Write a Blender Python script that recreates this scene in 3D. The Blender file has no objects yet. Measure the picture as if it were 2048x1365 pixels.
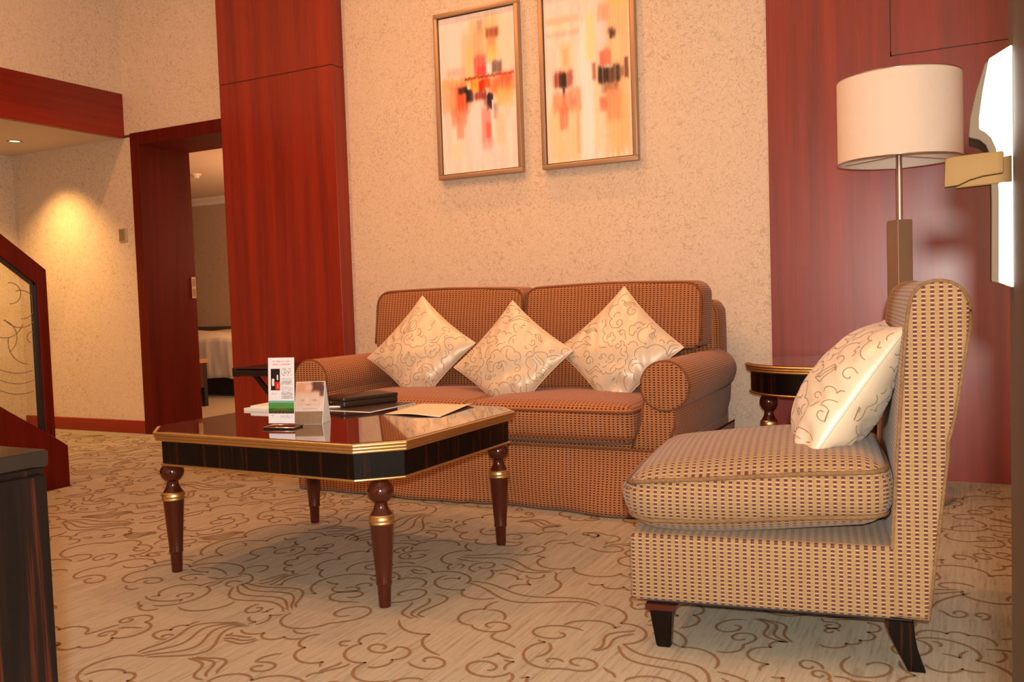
import bpy, bmesh, math, random
import numpy as np
from mathutils import Vector, Matrix
PI = math.pi
S = bpy.context.scene
COL = S.collection

# ------------------------------------------------------------------ camera
CAM_H = 0.95
def cam_axes(yaw, pitch, roll):
    cy, sy = math.cos(yaw), math.sin(yaw)
    f = np.array([-sy*math.cos(pitch), cy*math.cos(pitch), -math.sin(pitch)])
    r = np.array([cy, sy, 0.0]); d = np.cross(f, r)
    return (r*math.cos(roll)+d*math.sin(roll), -r*math.sin(roll)+d*math.cos(roll), f)
AX = cam_axes(math.radians(27.4), math.radians(2.8), math.radians(1.93))
cam_data = bpy.data.cameras.new('camera')
cam_data.sensor_width = 36.0
cam_data.lens = 1775/2048*36.0
cam_data.clip_start = 0.02
cam = bpy.data.objects.new('camera', cam_data)
COL.objects.link(cam)
M = Matrix.Identity(4)
for i in range(3):
    M[i][0] = AX[0][i]; M[i][1] = -AX[1][i]; M[i][2] = -AX[2][i]
M[2][3] = CAM_H
cam.matrix_world = M
S.camera = cam

# ------------------------------------------------------------------ world, exposure
W = bpy.data.worlds.new('world'); S.world = W
W.use_nodes = True
W.node_tree.nodes['Background'].inputs[0].default_value = (1.0, 0.55, 0.28, 1)
W.node_tree.nodes['Background'].inputs[1].default_value = 0.03
S.view_settings.view_transform = 'Standard'
S.view_settings.look = 'None'
S.view_settings.gamma = 1.0
S.view_settings.exposure = -0.53
S.view_settings.use_curve_mapping = False

# ------------------------------------------------------------------ lights
def light(name, kind, loc, energy, color, radius=0.05, target=None, angle=100, blend=0.6, size=None):
    d = bpy.data.lights.new(name, kind)
    d.energy = energy; d.color = color
    if kind == 'SPOT':
        d.spot_size = math.radians(angle); d.spot_blend = blend
    if kind == 'AREA':
        d.shape = 'DISK'; d.size = size or 0.3
    else:
        d.shadow_soft_size = radius
    o = bpy.data.objects.new(name, d); COL.objects.link(o)
    o.location = loc
    if target is not None:
        v = Vector(target)-Vector(loc)
        o.rotation_euler = v.to_track_quat('-Z', 'Y').to_euler()
    return o
# the camera's own flash gun: just above and behind the lens
fl = Vector((0, 0, CAM_H)) - 0.072*Vector(AX[1]) - 0.065*Vector(AX[2])
light('camera_flash', 'POINT', fl, 375.0, (1.0, 0.965, 0.89), radius=0.018)
WARM = (1.0, 0.405, 0.145)
GOLDEN = (1.0, 0.54, 0.17)
CEIL_Z = 4.7
# recessed ceiling lamps of the living room (fixtures are built further down)
CEILING_LAMPS = [(-3.05, 4.00, 165, 70, WARM), (-2.15, 4.00, 165, 70, WARM), (-1.30, 4.00, 40, 62, WARM),
                 (-2.0, 2.35, 190, 120, WARM), (-4.2, 1.7, 370, 160, WARM), (-2.8, 0.6, 150, 160, WARM),
                 (-0.8, 0.8, 45, 150, WARM)]
for (x, y, e, a, c) in CEILING_LAMPS:
    light('ceiling_lamp', 'SPOT', (x, y, CEIL_Z-0.03), e, c, radius=0.05, target=(x, y+0.001, 0), angle=a, blend=0.7)
# low downlight in the soffit over the passage
light('passage_lamp', 'SPOT', (-6.42, 4.32, 2.235), 190, GOLDEN, radius=0.03, target=(-6.40, 4.42, 0), angle=104, blend=1.0)
light('passage_lamp', 'SPOT', (-6.45, 3.0, 2.235), 25, GOLDEN, radius=0.03, target=(-6.45, 3.01, 0), angle=120, blend=0.75)
# bedroom lamp
light('bedroom_lamp', 'POINT', (-5.2, 6.9, 1.55), 150, (1.0, 0.52, 0.27), radius=0.15)

# ------------------------------------------------------------------ node materials
class NT:
    def __init__(s, name):
        s.m = bpy.data.materials.new(name); s.m.use_nodes = True
        s.t = s.m.node_tree; s.b = s.t.nodes['Principled BSDF']
    def n(s, kind, **kw):
        nd = s.t.nodes.new('ShaderNode'+kind)
        for k, v in kw.items():
            if k.startswith('i_'):
                key = k[2:]
                key = int(key) if key.isdigit() else key
                nd.inputs[key].default_value = v
            else: setattr(nd, k, v)
        return nd
    def l(s, a, b): s.t.links.new(a, b)
    def math(s, op, a, b=None, c=None):
        nd = s.n('Math', operation=op)
        for i, v in enumerate((a, b, c)):
            if v is None: continue
            if isinstance(v, (int, float)): nd.inputs[i].default_value = v
            else: s.l(v, nd.inputs[i])
        return nd.outputs[0]
    def coord(s, kind='Object', scale=(1, 1, 1), rot=(0, 0, 0)):
        tc = s.n('TexCoord'); mp = s.n('Mapping')
        mp.inputs['Scale'].default_value = scale; mp.inputs['Rotation'].default_value = rot
        s.l(tc.outputs[kind], mp.inputs[0]); return mp.outputs[0]
    def noise(s, vec, scale=5, detail=2, rough=0.5, dist=0.0):
        nd = s.n('TexNoise'); nd.inputs['Scale'].default_value = scale
        nd.inputs['Detail'].default_value = detail; nd.inputs['Roughness'].default_value = rough
        nd.inputs['Distortion'].default_value = dist
        s.l(vec, nd.inputs['Vector']); return nd.outputs[0]
    def ramp(s, fac, stops):
        nd = s.n('ValToRGB'); e = nd.color_ramp.elements
        while len(e) < len(stops): e.new(0.5)
        for i, (p, c) in enumerate(stops):
            e[i].position = p; e[i].color = (*c, 1)
        s.l(fac, nd.inputs[0]); return nd.outputs[0]
    def mix(s, fac, a, b, mode='MIX'):
        nd = s.n('Mix', data_type='RGBA', blend_type=mode)
        for v, i in ((fac, 0), (a, 6), (b, 7)):
            if isinstance(v, (int, float)): nd.inputs[i].default_value = v
            elif isinstance(v, tuple): nd.inputs[i].default_value = (*v, 1)
            else: s.l(v, nd.inputs[i])
        return nd.outputs[2]
    def bump(s, h, strength=0.3, dist=0.01):
        nd = s.n('Bump'); nd.inputs['Strength'].default_value = strength; nd.inputs['Distance'].default_value = dist
        s.l(h, nd.inputs['Height']); s.l(nd.outputs[0], s.b.inputs['Normal'])
    def base(s, c, rough=0.5, metal=0.0, spec=None, coat=None, sheen=None):
        if isinstance(c, tuple): s.b.inputs['Base Color'].default_value = (*c, 1)
        else: s.l(c, s.b.inputs['Base Color'])
        s.b.inputs['Roughness'].default_value = rough; s.b.inputs['Metallic'].default_value = metal
        if spec is not None: s.b.inputs['Specular IOR Level'].default_value = spec
        if coat is not None:
            s.b.inputs['Coat Weight'].default_value = coat[0]; s.b.inputs['Coat Roughness'].default_value = coat[1]
        if sheen is not None: s.b.inputs['Sheen Weight'].default_value = sheen
        return s.m

MAT = {}
def plain(name, c, rough=0.5, metal=0.0, spec=None, coat=None, var=0.08, vscale=12):
    t = NT(name); v = t.coord('Object'); f = t.noise(v, vscale, 3)
    col = t.mix(f, tuple(x*(1-var) for x in c), tuple(min(1, x*(1+var)) for x in c))
    t.base(col, rough, metal, spec, coat); MAT[name] = t.m; return t.m

def wallpaper(name, base, line, amount=0.55):
    t = NT(name); v = t.coord('Object')
    w = t.noise(v, 9, 1)
    n1 = t.noise(v, 36, 1.0, 0.5, 0.7)
    l1 = t.math('LESS_THAN', t.math('ABSOLUTE', t.math('SUBTRACT', n1, 0.5)), 0.016)
    n2 = t.noise(v, 24, 1.0, 0.5, 1.0)
    l2 = t.math('LESS_THAN', t.math('ABSOLUTE', t.math('SUBTRACT', n2, 0.48)), 0.014)
    fade = t.ramp(t.noise(v, 2.2, 2), [(0.30, (0.55,)*3), (0.6, (1,)*3)])
    ln = t.math('MULTIPLY', t.math('MAXIMUM', l1, l2), t.math('MULTIPLY', fade, amount))
    fine = t.noise(t.coord('Object', (1, 1, 0.35)), 160, 2)
    b2 = t.mix(fine, tuple(x*0.88 for x in base), tuple(min(1, x*1.1) for x in base))
    b3 = t.mix(w, b2, t.mix(0.5, b2, tuple(x*0.93 for x in base)))
    t.base(t.mix(ln, b3, line), 0.52, 0, 0.35)
    t.bump(t.math('SUBTRACT', t.math('MULTIPLY', fine, 0.4), ln), 0.15, 0.004)
    MAT[name] = t.m
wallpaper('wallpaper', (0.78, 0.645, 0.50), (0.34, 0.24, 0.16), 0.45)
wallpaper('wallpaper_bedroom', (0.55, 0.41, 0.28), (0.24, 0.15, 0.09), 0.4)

def redwood(name, axis='Z', a=(0.145, 0.0075, 0.0020), b=(0.33, 0.021, 0.0045), rough=0.33, spec=0.6):
    t = NT(name)
    sc = {'Z': (1, 1, 0.035), 'Y': (1, 0.035, 1), 'X': (0.035, 1, 1)}[axis]
    v = t.coord('Object', sc)
    g = t.noise(v, 10, 5, 0.62, 0.4)
    f = t.noise(t.coord('Object', tuple(k if k < 1 else k for k in sc)), 95, 3, 0.6)
    m = t.math('ADD', t.math('MULTIPLY', g, 0.8), t.math('MULTIPLY', f, 0.25))
    col = t.ramp(m, [(0.33, a), (0.68, b)])
    t.base(col, rough, 0, spec)
    t.bump(f, 0.02, 0.002)
    MAT[name] = t.m
redwood('redwood'); redwood('redwood_polished', 'Z', rough=0.35, spec=0.95); redwood('redwood_y', 'Y'); redwood('redwood_x', 'X')
redwood('redwood_dark', 'Z', (0.068, 0.0042, 0.0015), (0.130, 0.0085, 0.0026), 0.45, 0.15)

def macassar(name, coords='UV'):
    t = NT(name); v = t.coord(coords, (1, 0.03, 1))
    g = t.noise(v, 42, 4, 0.65, 0.25); h = t.noise(v, 120, 2)
    m = t.math('ADD', t.math('MULTIPLY', g, 0.85), t.math('MULTIPLY', h, 0.18))
    col = t.ramp(m, [(0.46, (0.0035, 0.0022, 0.0018)), (0.57, (0.007, 0.003, 0.0022)), (0.635, (0.040, 0.0075, 0.0032)), (0.70, (0.010, 0.0035, 0.0025))])
    t.base(col, 0.26, 0, 0.25); MAT[name] = t.m
macassar('macassar')

def fabric(name, grid, hole, thread, pu=0.0192, pv=0.0104, hv=0.27):
    t = NT(name); tc = t.n('TexCoord'); sp = t.n('SeparateXYZ'); t.l(tc.outputs['UV'], sp.inputs[0])
    fu = t.math('FRACT', t.math('DIVIDE', sp.outputs[0], pu)); fv = t.math('FRACT', t.math('DIVIDE', sp.outputs[1], pv))
    du = t.math('ABSOLUTE', t.math('SUBTRACT', fu, 0.5)); dv = t.math('ABSOLUTE', t.math('SUBTRACT', fv, 0.5))
    inu = t.math('LESS_THAN', du, 0.235); inv = t.math('LESS_THAN', dv, hv)
    hm = t.math('MULTIPLY', inu, inv)
    thr = t.math('MULTIPLY', inu, t.math('GREATER_THAN', dv, 0.40))
    nz = t.noise(t.coord('UV'), 90, 2)
    g = t.mix(nz, tuple(x*0.8 for x in grid), tuple(min(1, x*1.18) for x in grid))
    c = t.mix(thr, g, thread); c = t.mix(hm, c, hole)
    t.base(c, 0.85, 0, 0.2, sheen=0.15)
    ht = t.math('SUBTRACT', t.math('MULTIPLY', nz, 0.3), hm)
    t.bump(ht, 0.35, 0.002)
    MAT[name] = t.m
fabric('chair_fabric', (0.31, 0.195, 0.088), (0.10, 0.031, 0.032), (0.44, 0.33, 0.215))
fabric('sofa_fabric_warmlit', (0.41, 0.155, 0.050), (0.10, 0.021, 0.0075), (0.62, 0.42, 0.26), hv=0.36)

def satin(name, base, line):
    t = NT(name); v = t.coord('UV')
    sh = t.noise(v, 14, 2)
    c = t.mix(sh, tuple(x*0.90 for x in base), base)
    t.base(c, 0.38, 0.10, 0.5, sheen=0.2)
    t.bump(t.noise(v, 9, 3), 0.16, 0.012)
    MAT[name] = t.m
satin('satin', (0.72, 0.60, 0.44), None)
plain('embroidery', (0.27, 0.18, 0.095), 0.6, var=0.1)

plain('sofa_piping', (0.20, 0.075, 0.03), 0.85, spec=0.2, var=0.5, vscale=120)
plain('chair_piping', (0.20, 0.11, 0.05), 0.85, spec=0.2, var=0.5, vscale=120)
def carpet():
    t = NT('carpet')
    g1 = t.noise(t.coord('Object', (1, 0.05, 1)), 85, 3, 0.6)
    g2 = t.noise(t.coord('Object', (1, 0.09, 1)), 260, 2, 0.6)
    sp = t.noise(t.coord('Object'), 420, 1)
    m = t.math('ADD', t.math('MULTIPLY', g1, 0.62), t.math('ADD', t.math('MULTIPLY', g2, 0.25), t.math('MULTIPLY', sp, 0.13)))
    c = t.ramp(m, [(0.36, (0.235, 0.18, 0.115)), (0.47, (0.33, 0.275, 0.188)), (0.62, (0.375, 0.32, 0.228))])
    t.base(c, 0.95, 0, 0.1, sheen=0.1)
    t.bump(m, 0.4, 0.006); MAT['carpet'] = t.m
carpet()
plain('carpet_line', (0.228, 0.134, 0.066), 0.95, spec=0.1, var=0.2, vscale=60)
plain('gold', (0.72, 0.51, 0.23), 0.36, 1.0, var=0.05)
plain('brass_dull', (0.075, 0.038, 0.011), 0.7, 0.0, 0.08, var=0.05)
plain('steel', (0.62, 0.56, 0.50), 0.28, 1.0, var=0.03)
plain('bronze_paint', (0.30, 0.20, 0.135), 0.34, 0.35, var=0.05)
plain('leg_wood', (0.060, 0.009, 0.004), 0.16, spec=0.5, coat=(0.2, 0.06), var=0.25, vscale=8)
plain('table_top', (0.075, 0.013, 0.0055), 0.07, spec=0.7, coat=(1.0, 0.03), var=0.15, vscale=4)
plain('shade_cloth', (0.84, 0.74, 0.64), 0.8, spec=0.2, var=0.03, vscale=40)
plain('shade_inner', (0.88, 0.82, 0.72), 0.7, spec=0.2, var=0.02)
plain('plaster', (0.68, 0.58, 0.46), 0.8, spec=0.2, var=0.03)
plain('ceiling_paint', (0.70, 0.62, 0.52), 0.85, spec=0.2, var=0.02)
plain('white_card', (0.82, 0.84, 0.83), 0.45, var=0.02)
plain('paper', (0.80, 0.68, 0.52), 0.7, var=0.03)
plain('black_plastic', (0.012, 0.011, 0.012), 0.15, spec=0.6, var=0.1)
plain('leather', (0.030, 0.015, 0.009), 0.38, spec=0.5, var=0.3, vscale=80)
plain('ebony_gloss', (0.010, 0.0065, 0.005), 0.12, spec=0.5, var=0.2)
plain('dark_wood', (0.014, 0.008, 0.007), 0.35, var=0.3)
plain('headboard_cloth', (0.10, 0.06, 0.035), 0.6, var=0.1)
plain('linen', (0.78, 0.72, 0.62), 0.8, spec=0.2, var=0.06, vscale=5)
plain('tan_wood', (0.36, 0.20, 0.09), 0.4, var=0.15)
plain('switch_plastic', (0.30, 0.22, 0.12), 0.4, 0.3, var=0.05)
plain('switch_light', (0.55, 0.42, 0.26), 0.4, 0.1, var=0.05)
plain('fitting_white', (0.86, 0.84, 0.78), 0.5, var=0.02)
plain('fitting_edge', (0.048, 0.031, 0.018), 0.7, 0.0, 0.08, var=0.04)
plain('brown_wall', (0.05, 0.028, 0.016), 0.6, var=0.12, vscale=90)
plain('etch', (0.20, 0.13, 0.06), 0.6, var=0.05)
plain('rubber_black', (0.02, 0.016, 0.018), 0.4, var=0.1)
plain('dust_cloth', (0.02, 0.02, 0.024), 0.9, var=0.2)
plain('painted_frame', (0.48, 0.31, 0.19), 0.4, 0.45, var=0.05)
plain('frame_inner', (0.06, 0.025, 0.012), 0.5, var=0.05)
def emitter(name, c, e):
    t = NT(name); t.base((0.8, 0.8, 0.8), 0.5)
    t.b.inputs['Emission Color'].default_value = (*c, 1); t.b.inputs['Emission Strength'].default_value = e
    MAT[name] = t.m
emitter('lamp_glow', (1.0, 0.62, 0.30), 6.0)
def glass():
    t = NT('glass'); t.b.inputs['Roughness'].default_value = 0.02
    tr = t.n('BsdfTransparent'); tr.inputs[0].default_value = (0.93, 0.94, 0.90, 1)
    gl = t.n('BsdfGlossy'); gl.inputs['Roughness'].default_value = 0.03
    mx = t.n('MixShader'); mx.inputs[0].default_value = 0.05
    t.l(tr.outputs[0], mx.inputs[1]); t.l(gl.outputs[0], mx.inputs[2])
    t.l(mx.outputs[0], t.t.nodes['Material Output'].inputs[0]); MAT['glass'] = t.m
glass()
def printed(name, rough=0.5, spec=0.3):
    t = NT(name); a = t.n('VertexColor', layer_name='print')
    t.base(a.outputs[0], rough, 0, spec); MAT[name] = t.m
printed('canvas_print', 0.6); printed('card_print', 0.35, 0.4)

# ------------------------------------------------------------------ mesh helpers
def boxuv(me):
    uv = me.uv_layers.new(name='UVMap') if not me.uv_layers else me.uv_layers[0]
    for p in me.polygons:
        n = p.normal; ax = max(range(3), key=lambda i: abs(n[i]))
        for li in p.loop_indices:
            co = me.vertices[me.loops[li].vertex_index].co
            uv.data[li].uv = {0: (co.y, co.z), 1: (co.x, co.z), 2: (co.x, co.y)}[ax]

def obj(name, bm, mat, parent=None, loc=None, rot=None, smooth=False, uv=True, recalc=True):
    me = bpy.data.meshes.new(name)
    if isinstance(bm, bmesh.types.BMesh):
        if recalc: bmesh.ops.recalc_face_normals(bm, faces=bm.faces)
        bm.to_mesh(me); bm.free()
    else:
        me.from_pydata(bm[0], [], bm[1]); me.update()
    if mat: me.materials.append(MAT[mat])
    if uv and not me.uv_layers: boxuv(me)
    o = bpy.data.objects.new(name, me); COL.objects.link(o)
    if parent is not None: o.parent = parent
    if loc is not None: o.location = loc
    if rot is not None: o.rotation_euler = rot
    if smooth:
        for p in me.polygons: p.use_smooth = True
        if smooth != 'all':
            try: me.set_sharp_from_angle(angle=math.radians(40))
            except Exception: pass
    return o

def tag(o, label=None, cat=None, group=None, kind=None):
    if label: o['label'] = label
    if cat: o['category'] = cat
    if group: o['group'] = group
    if kind: o['kind'] = kind
    return o
def thing(name, label, cat, loc=(0, 0, 0), rz=0, group=None, kind=None):
    o = bpy.data.objects.new(name, None); COL.objects.link(o)
    o.location = loc; o.rotation_euler = (0, 0, rz); o.empty_display_size = 0.1
    return tag(o, label, cat, group, kind)

def box(bm, x0, x1, y0, y1, z0, z1, bev=0.0, seg=2, mat=None):
    v = [bm.verts.new(c) for c in ((x0, y0, z0), (x1, y0, z0), (x1, y1, z0), (x0, y1, z0), (x0, y0, z1), (x1, y0, z1), (x1, y1, z1), (x0, y1, z1))]
    fs = [bm.faces.new([v[i] for i in q]) for q in ((0, 3, 2, 1), (4, 5, 6, 7), (0, 1, 5, 4), (1, 2, 6, 5), (2, 3, 7, 6), (3, 0, 4, 7))]
    if bev > 0:
        es = list({e for f in fs for e in f.edges})
        bmesh.ops.bevel(bm, geom=es, offset=bev, segments=seg, affect='EDGES', profile=0.5)
    return bm
def B(x0, x1, y0, y1, z0, z1, bev=0.0, seg=2):
    return box(bmesh.new(), x0, x1, y0, y1, z0, z1, bev, seg)
def prism(pts, a0, a1, axis='Z', bev=0.0, seg=2, bm=None):
    """extrude polygon pts; axis Z: pts=(x,y); axis Y: pts=(x,z); axis X: pts=(y,z)"""
    bm = bm or bmesh.new()
    mk = {'Z': lambda p, a: (p[0], p[1], a), 'Y': lambda p, a: (p[0], a, p[1]), 'X': lambda p, a: (a, p[0], p[1])}[axis]
    A = [bm.verts.new(mk(p, a0)) for p in pts]; Bv = [bm.verts.new(mk(p, a1)) for p in pts]
    fs = [bm.faces.new(A), bm.faces.new(Bv[::-1])]
    n = len(pts)
    for i in range(n): fs.append(bm.faces.new((A[i], Bv[i], Bv[(i+1) % n], A[(i+1) % n])))
    if bev > 0:
        bmesh.ops.recalc_face_normals(bm, faces=fs)
        es = list({e for f in fs for e in f.edges if e.calc_face_angle(0) > 0.5})
        bmesh.ops.bevel(bm, geom=es, offset=bev, segments=seg, affect='EDGES', profile=0.5)
    return bm
def lathe(prof, n=28, cx=0, cy=0, bm=None, caps=True):
    bm = bm or bmesh.new(); rings = []
    for r, z in prof:
        if r < 1e-5: rings.append([bm.verts.new((cx, cy, z))])
        else: rings.append([bm.verts.new((cx+r*math.cos(2*PI*k/n), cy+r*math.sin(2*PI*k/n), z)) for k in range(n)])
    for a, b in zip(rings[:-1], rings[1:]):
        for k in range(n):
            q = [a[k % len(a)], a[(k+1) % len(a)], b[(k+1) % len(b)], b[k % len(b)]]
            u = []
            for w in q:
                if w not in u: u.append(w)
            if len(u) >= 3: bm.faces.new(u)
    if caps:
        for r in (rings[0], rings[-1]):
            if len(r) > 2: bm.faces.new(r)
    return bm
def tube(path, r=0.005, n=8, closed=False, bm=None, taper=None):
    bm = bm or bmesh.new(); P = [Vector(p) for p in path]; N = len(P); rings = []
    up = Vector((0, 0, 1))
    for i, p in enumerate(P):
        a = P[(i-1) % N] if (closed or i > 0) else p; b = P[(i+1) % N] if (closed or i < N-1) else p
        t = (b-a).normalized()
        u = t.cross(up)
        if u.length < 1e-3: u = t.cross(Vector((1, 0, 0)))
        u.normalize(); w = t.cross(u)
        rr = r if taper is None else taper[i]
        rings.append([bm.verts.new(p+rr*(math.cos(2*PI*k/n)*u+math.sin(2*PI*k/n)*w)) for k in range(n)])
    for i in range(N if closed else N-1):
        a, b = rings[i], rings[(i+1) % N]
        for k in range(n): bm.faces.new((a[k], a[(k+1) % n], b[(k+1) % n], b[k]))
    if not closed: bm.faces.new(rings[0]); bm.faces.new(rings[-1][::-1])
    return bm
def softbox(hx, hy, hz, r, n=14, bulge=(0, 0, 0), fn=None):
    """rounded, slightly inflated box centred on the origin"""
    s = [math.sin(PI/2*(2*i/n-1)) for i in range(n+1)]
    bm = bmesh.new(); cache = {}
    def P(x, y, z):
        k = (round(x, 6), round(y, 6), round(z, 6))
        if k in cache: return cache[k]
        p = Vector((x*hx, y*hy, z*hz)); H = (hx, hy, hz)
        q = Vector([max(-(H[i]-r), min(H[i]-r, p[i])) for i in range(3)])
        d = p-q
        if d.length > 1e-9: p = q+d.normalized()*r
        bx, by, bz = bulge
        a, b, c = p.x/hx, p.y/hy, p.z/hz
        p = Vector((p.x+bx*a*(1-b*b)*(1-c*c), p.y+by*b*(1-a*a)*(1-c*c), p.z+bz*c*(1-a*a)*(1-b*b)))
        if fn: p = fn(p)
        cache[k] = bm.verts.new(p); return cache[k]
    for ax in range(3):
        for sg in (-1, 1):
            for i in range(n):
                for j in range(n):
                    qs = [(s[i], s[j]), (s[i+1], s[j]), (s[i+1], s[j+1]), (s[i], s[j+1])]
                    vs = []
                    for a, b in qs:
                        c = [0, 0, 0]; c[ax] = sg; c[(ax+1) % 3] = a; c[(ax+2) % 3] = b
                        v = P(*c)
                        if v not in vs: vs.append(v)
                    if len(vs) >= 3:
                        try: bm.faces.new(vs)
                        except ValueError: pass
    return bm
def rrect(hx, hy, r, n=6):
    out = []
    for cx, cy, a0 in ((hx-r, hy-r, 0), (-hx+r, hy-r, PI/2), (-hx+r, -hy+r, PI), (hx-r, -hy+r, 1.5*PI)):
        for k in range(n+1):
            a = a0+PI/2*k/n; out.append((cx+r*math.cos(a), cy+r*math.sin(a)))
    return out
rng = random.Random(7)

# ================================================================== THE SETTING
WY = 4.72            # face of the sofa wall
# ---- floor and its cloud pattern
floor = tag(obj('floor', B(-9.6, 1.7, -2.0, 8.2, -0.05, 0.0), 'carpet'), kind='structure')
def ribbons(paths, w, z):
    V, F = [], []
    for P in paths:
        n = len(P); base = len(V)
        for i in range(n):
            a = P[max(i-1, 0)]; b = P[min(i+1, n-1)]
            dx, dy = b[0]-a[0], b[1]-a[1]; L = math.hypot(dx, dy) or 1
            nx, ny = -dy/L*w/2, dx/L*w/2
            if i in (0, n-1): nx *= 0.4; ny *= 0.4
            V.append((P[i][0]+nx, P[i][1]+ny, z)); V.append((P[i][0]-nx, P[i][1]-ny, z))
        for i in range(n-1):
            k = base+2*i; F.append((k, k+2, k+3, k+1))
    return V, F
def cloud(cx, cy, rot, R):
    out = []
    c, s = math.cos(rot), math.sin(rot)
    T = lambda p: (cx+p[0]*c-p[1]*s, cy+p[0]*s+p[1]*c)
    nl = rng.randint(4, 6); a0 = rng.uniform(-0.5, 0.2); a1 = a0+rng.uniform(3.6, 4.6)
    rx, ry = R, R*rng.uniform(0.55, 0.8)
    angs = [a0]
    for k in range(nl): angs.append(angs[-1]+(a1-a0)/nl*rng.uniform(0.75, 1.25))
    pts = []
    nodes = [(rx*math.cos(a)*rng.uniform(0.85, 1.1), ry*math.sin(a)*rng.uniform(0.85, 1.1)) for a in angs]
    for (p, q) in zip(nodes[:-1], nodes[1:]):
        mx, my = (p[0]+q[0])/2, (p[1]+q[1])/2; L = math.hypot(q[0]-p[0], q[1]-p[1])
        nx, ny = (q[1]-p[1])/L, -(q[0]-p[0])/L
        h = L*rng.uniform(0.36, 0.52)
        for k in range(13):
            t = 0.5-0.5*math.cos(PI*k/12); bl = (4*t*(1-t))**0.5*h
            pts.append((p[0]+(q[0]-p[0])*t+nx*bl, p[1]+(q[1]-p[1])*t+ny*bl))
    # curl at the end
    e = nodes[-1]; r0 = R*rng.uniform(0.24, 0.34); sx = 1 if rng.random() < 0.6 else -1
    ang = math.atan2(-e[1], -e[0]); ce = (e[0]+r0*math.cos(ang), e[1]+r0*math.sin(ang))
    for k in range(1, 20):
        t = k/19; rr = r0*(1-0.72*t); a = ang+PI+sx*t*2*PI*1.15
        pts.append((ce[0]+rr*math.cos(a), ce[1]+0.8*rr*math.sin(a)))
    out.append([T(p) for p in pts])
    # inner curl
    r1 = R*rng.uniform(0.2, 0.3); o = (rng.uniform(-0.2, 0.3)*R, rng.uniform(-0.2, 0.2)*R); a = rng.uniform(0, 6)
    sp = []
    for k in range(22):
        t = k/21; rr = r1*(1.25-t); aa = a+t*2*PI*1.05
        sp.append((o[0]+rr*math.cos(aa), o[1]+0.75*rr*math.sin(aa)))
    out.append([T(p) for p in sp])
    # streaming tail of parallel wavy lines
    if rng.random() < 0.5:
        s0 = nodes[0]; n = rng.randint(2, 4); Lt = R*rng.uniform(1.1, 1.9); ph = rng.uniform(0, 6); dr = rng.uniform(-0.9, 0.9)-0.6
        for j in range(n):
            tl = []
            for k in range(24):
                t = k/23; w = R*0.17*math.sin(ph+t*7.5)*(0.5+0.5*t); off = (j-(n-1)/2)*R*0.2*(0.35+0.8*math.sin(PI*min(1, t*1.1)))
                x, y = t*Lt, w+off
                tl.append((s0[0]+x*math.cos(dr)-y*math.sin(dr), s0[1]+x*math.sin(dr)+y*math.cos(dr)))
            out.append([T(p) for p in tl])
    return out
def lay(motif, mid, out, occ, CELL):
    """draw a motif's lines, stopping each where it meets an earlier motif"""
    mine = []
    cell = lambda p: (int(math.floor(p[0]/CELL)), int(math.floor(p[1]/CELL)))
    for P in motif:
        run = []
        for i in range(len(P)-1):
            n = max(1, int(math.hypot(P[i+1][0]-P[i][0], P[i+1][1]-P[i][1])/(CELL*0.7)))
            blocked = False
            for k in range(n):
                c = cell((P[i][0]+(P[i+1][0]-P[i][0])*k/n, P[i][1]+(P[i+1][1]-P[i][1])*k/n))
                if occ.get(c, mid) != mid: blocked = True; break
                mine.append(c)
            if blocked:
                if run: run.append(P[i]); 
                if len(run) > 6: out.append(run)
                run = []
            else: run.append(P[i])
        if len(run) > 6: out.append(run+[P[-1]])
    for c in mine:
        for dx in (-1, 0, 1):
            for dy in (-1, 0, 1): occ.setdefault((c[0]+dx, c[1]+dy), mid)
spots = []
y = 0.5; iy = 0
while y < 4.75:
    x = -7.0+(0.14 if iy % 2 else 0)
    while x < 1.3:
        if math.atan2(x, max(y, 0.1)) > -1.15: spots.append((x+rng.uniform(-.09, .09), y+rng.uniform(-.09, .09)))
        x += 0.29
    y += 0.25; iy += 1
rng.shuffle(spots)
pts_all = []; occ_floor = {}
for mid, (x, y) in enumerate(spots):
    R_ = rng.uniform(0.21, 0.29) if mid < len(spots)*0.4 else rng.uniform(0.11, 0.17)
    lay(cloud(x, y, rng.uniform(0, 2*PI), R_), mid, pts_all, occ_floor, 0.011)
pts_ok = [p for p in pts_all if all(-7.0 < q[0] < 1.5 and q[1] < 4.65 for q in p)]
pat = obj('carpet_pattern', ribbons(pts_ok, 0.0088, 0.0012), 'carpet_line', floor, uv=False)
pat['kind'] = 'stuff'

# ---- sofa wall with its two wood-clad piers
wall_back = tag(obj('wall_back', B(-4.3, -0.6, WY, WY+0.2, 0, CEIL_Z), 'wallpaper'), kind='structure')
pier = thing('trim_1', None, None, kind='structure')
obj('panel', B(-4.59, -3.612, 4.60, 5.19, 0.0, 2.473, 0.002, 1), 'redwood', pier)
obj('panel', B(-4.59, -3.612, 4.60, 5.19, 2.478, CEIL_Z, 0.002, 1), 'redwood', pier)
obj('joint', B(-4.586, -3.616, 4.604, 5.18, 2.47, 2.481), 'frame_inner', pier)
pan = thing('trim_2', None, None, kind='structure')
PX = -0.918
obj('panel', prism([(PX, 0), (1.55, 0), (1.55, 2.047), (-0.337, 2.047), (-0.337, CEIL_Z), (PX, CEIL_Z)], 4.70, 4.80, 'Y'), 'redwood_polished', pan)
obj('panel', B(-0.332, 1.55, 4.70, 4.80, 2.052, CEIL_Z), 'redwood_polished', pan)
obj('joint', B(-0.36, 1.54, 4.704, 4.79, 2.03, 2.07), 'frame_inner', pan)
obj('joint', B(-0.34, -0.328, 4.704, 4.79, 2.0, CEIL_Z-0.01), 'frame_inner', pan)
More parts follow.
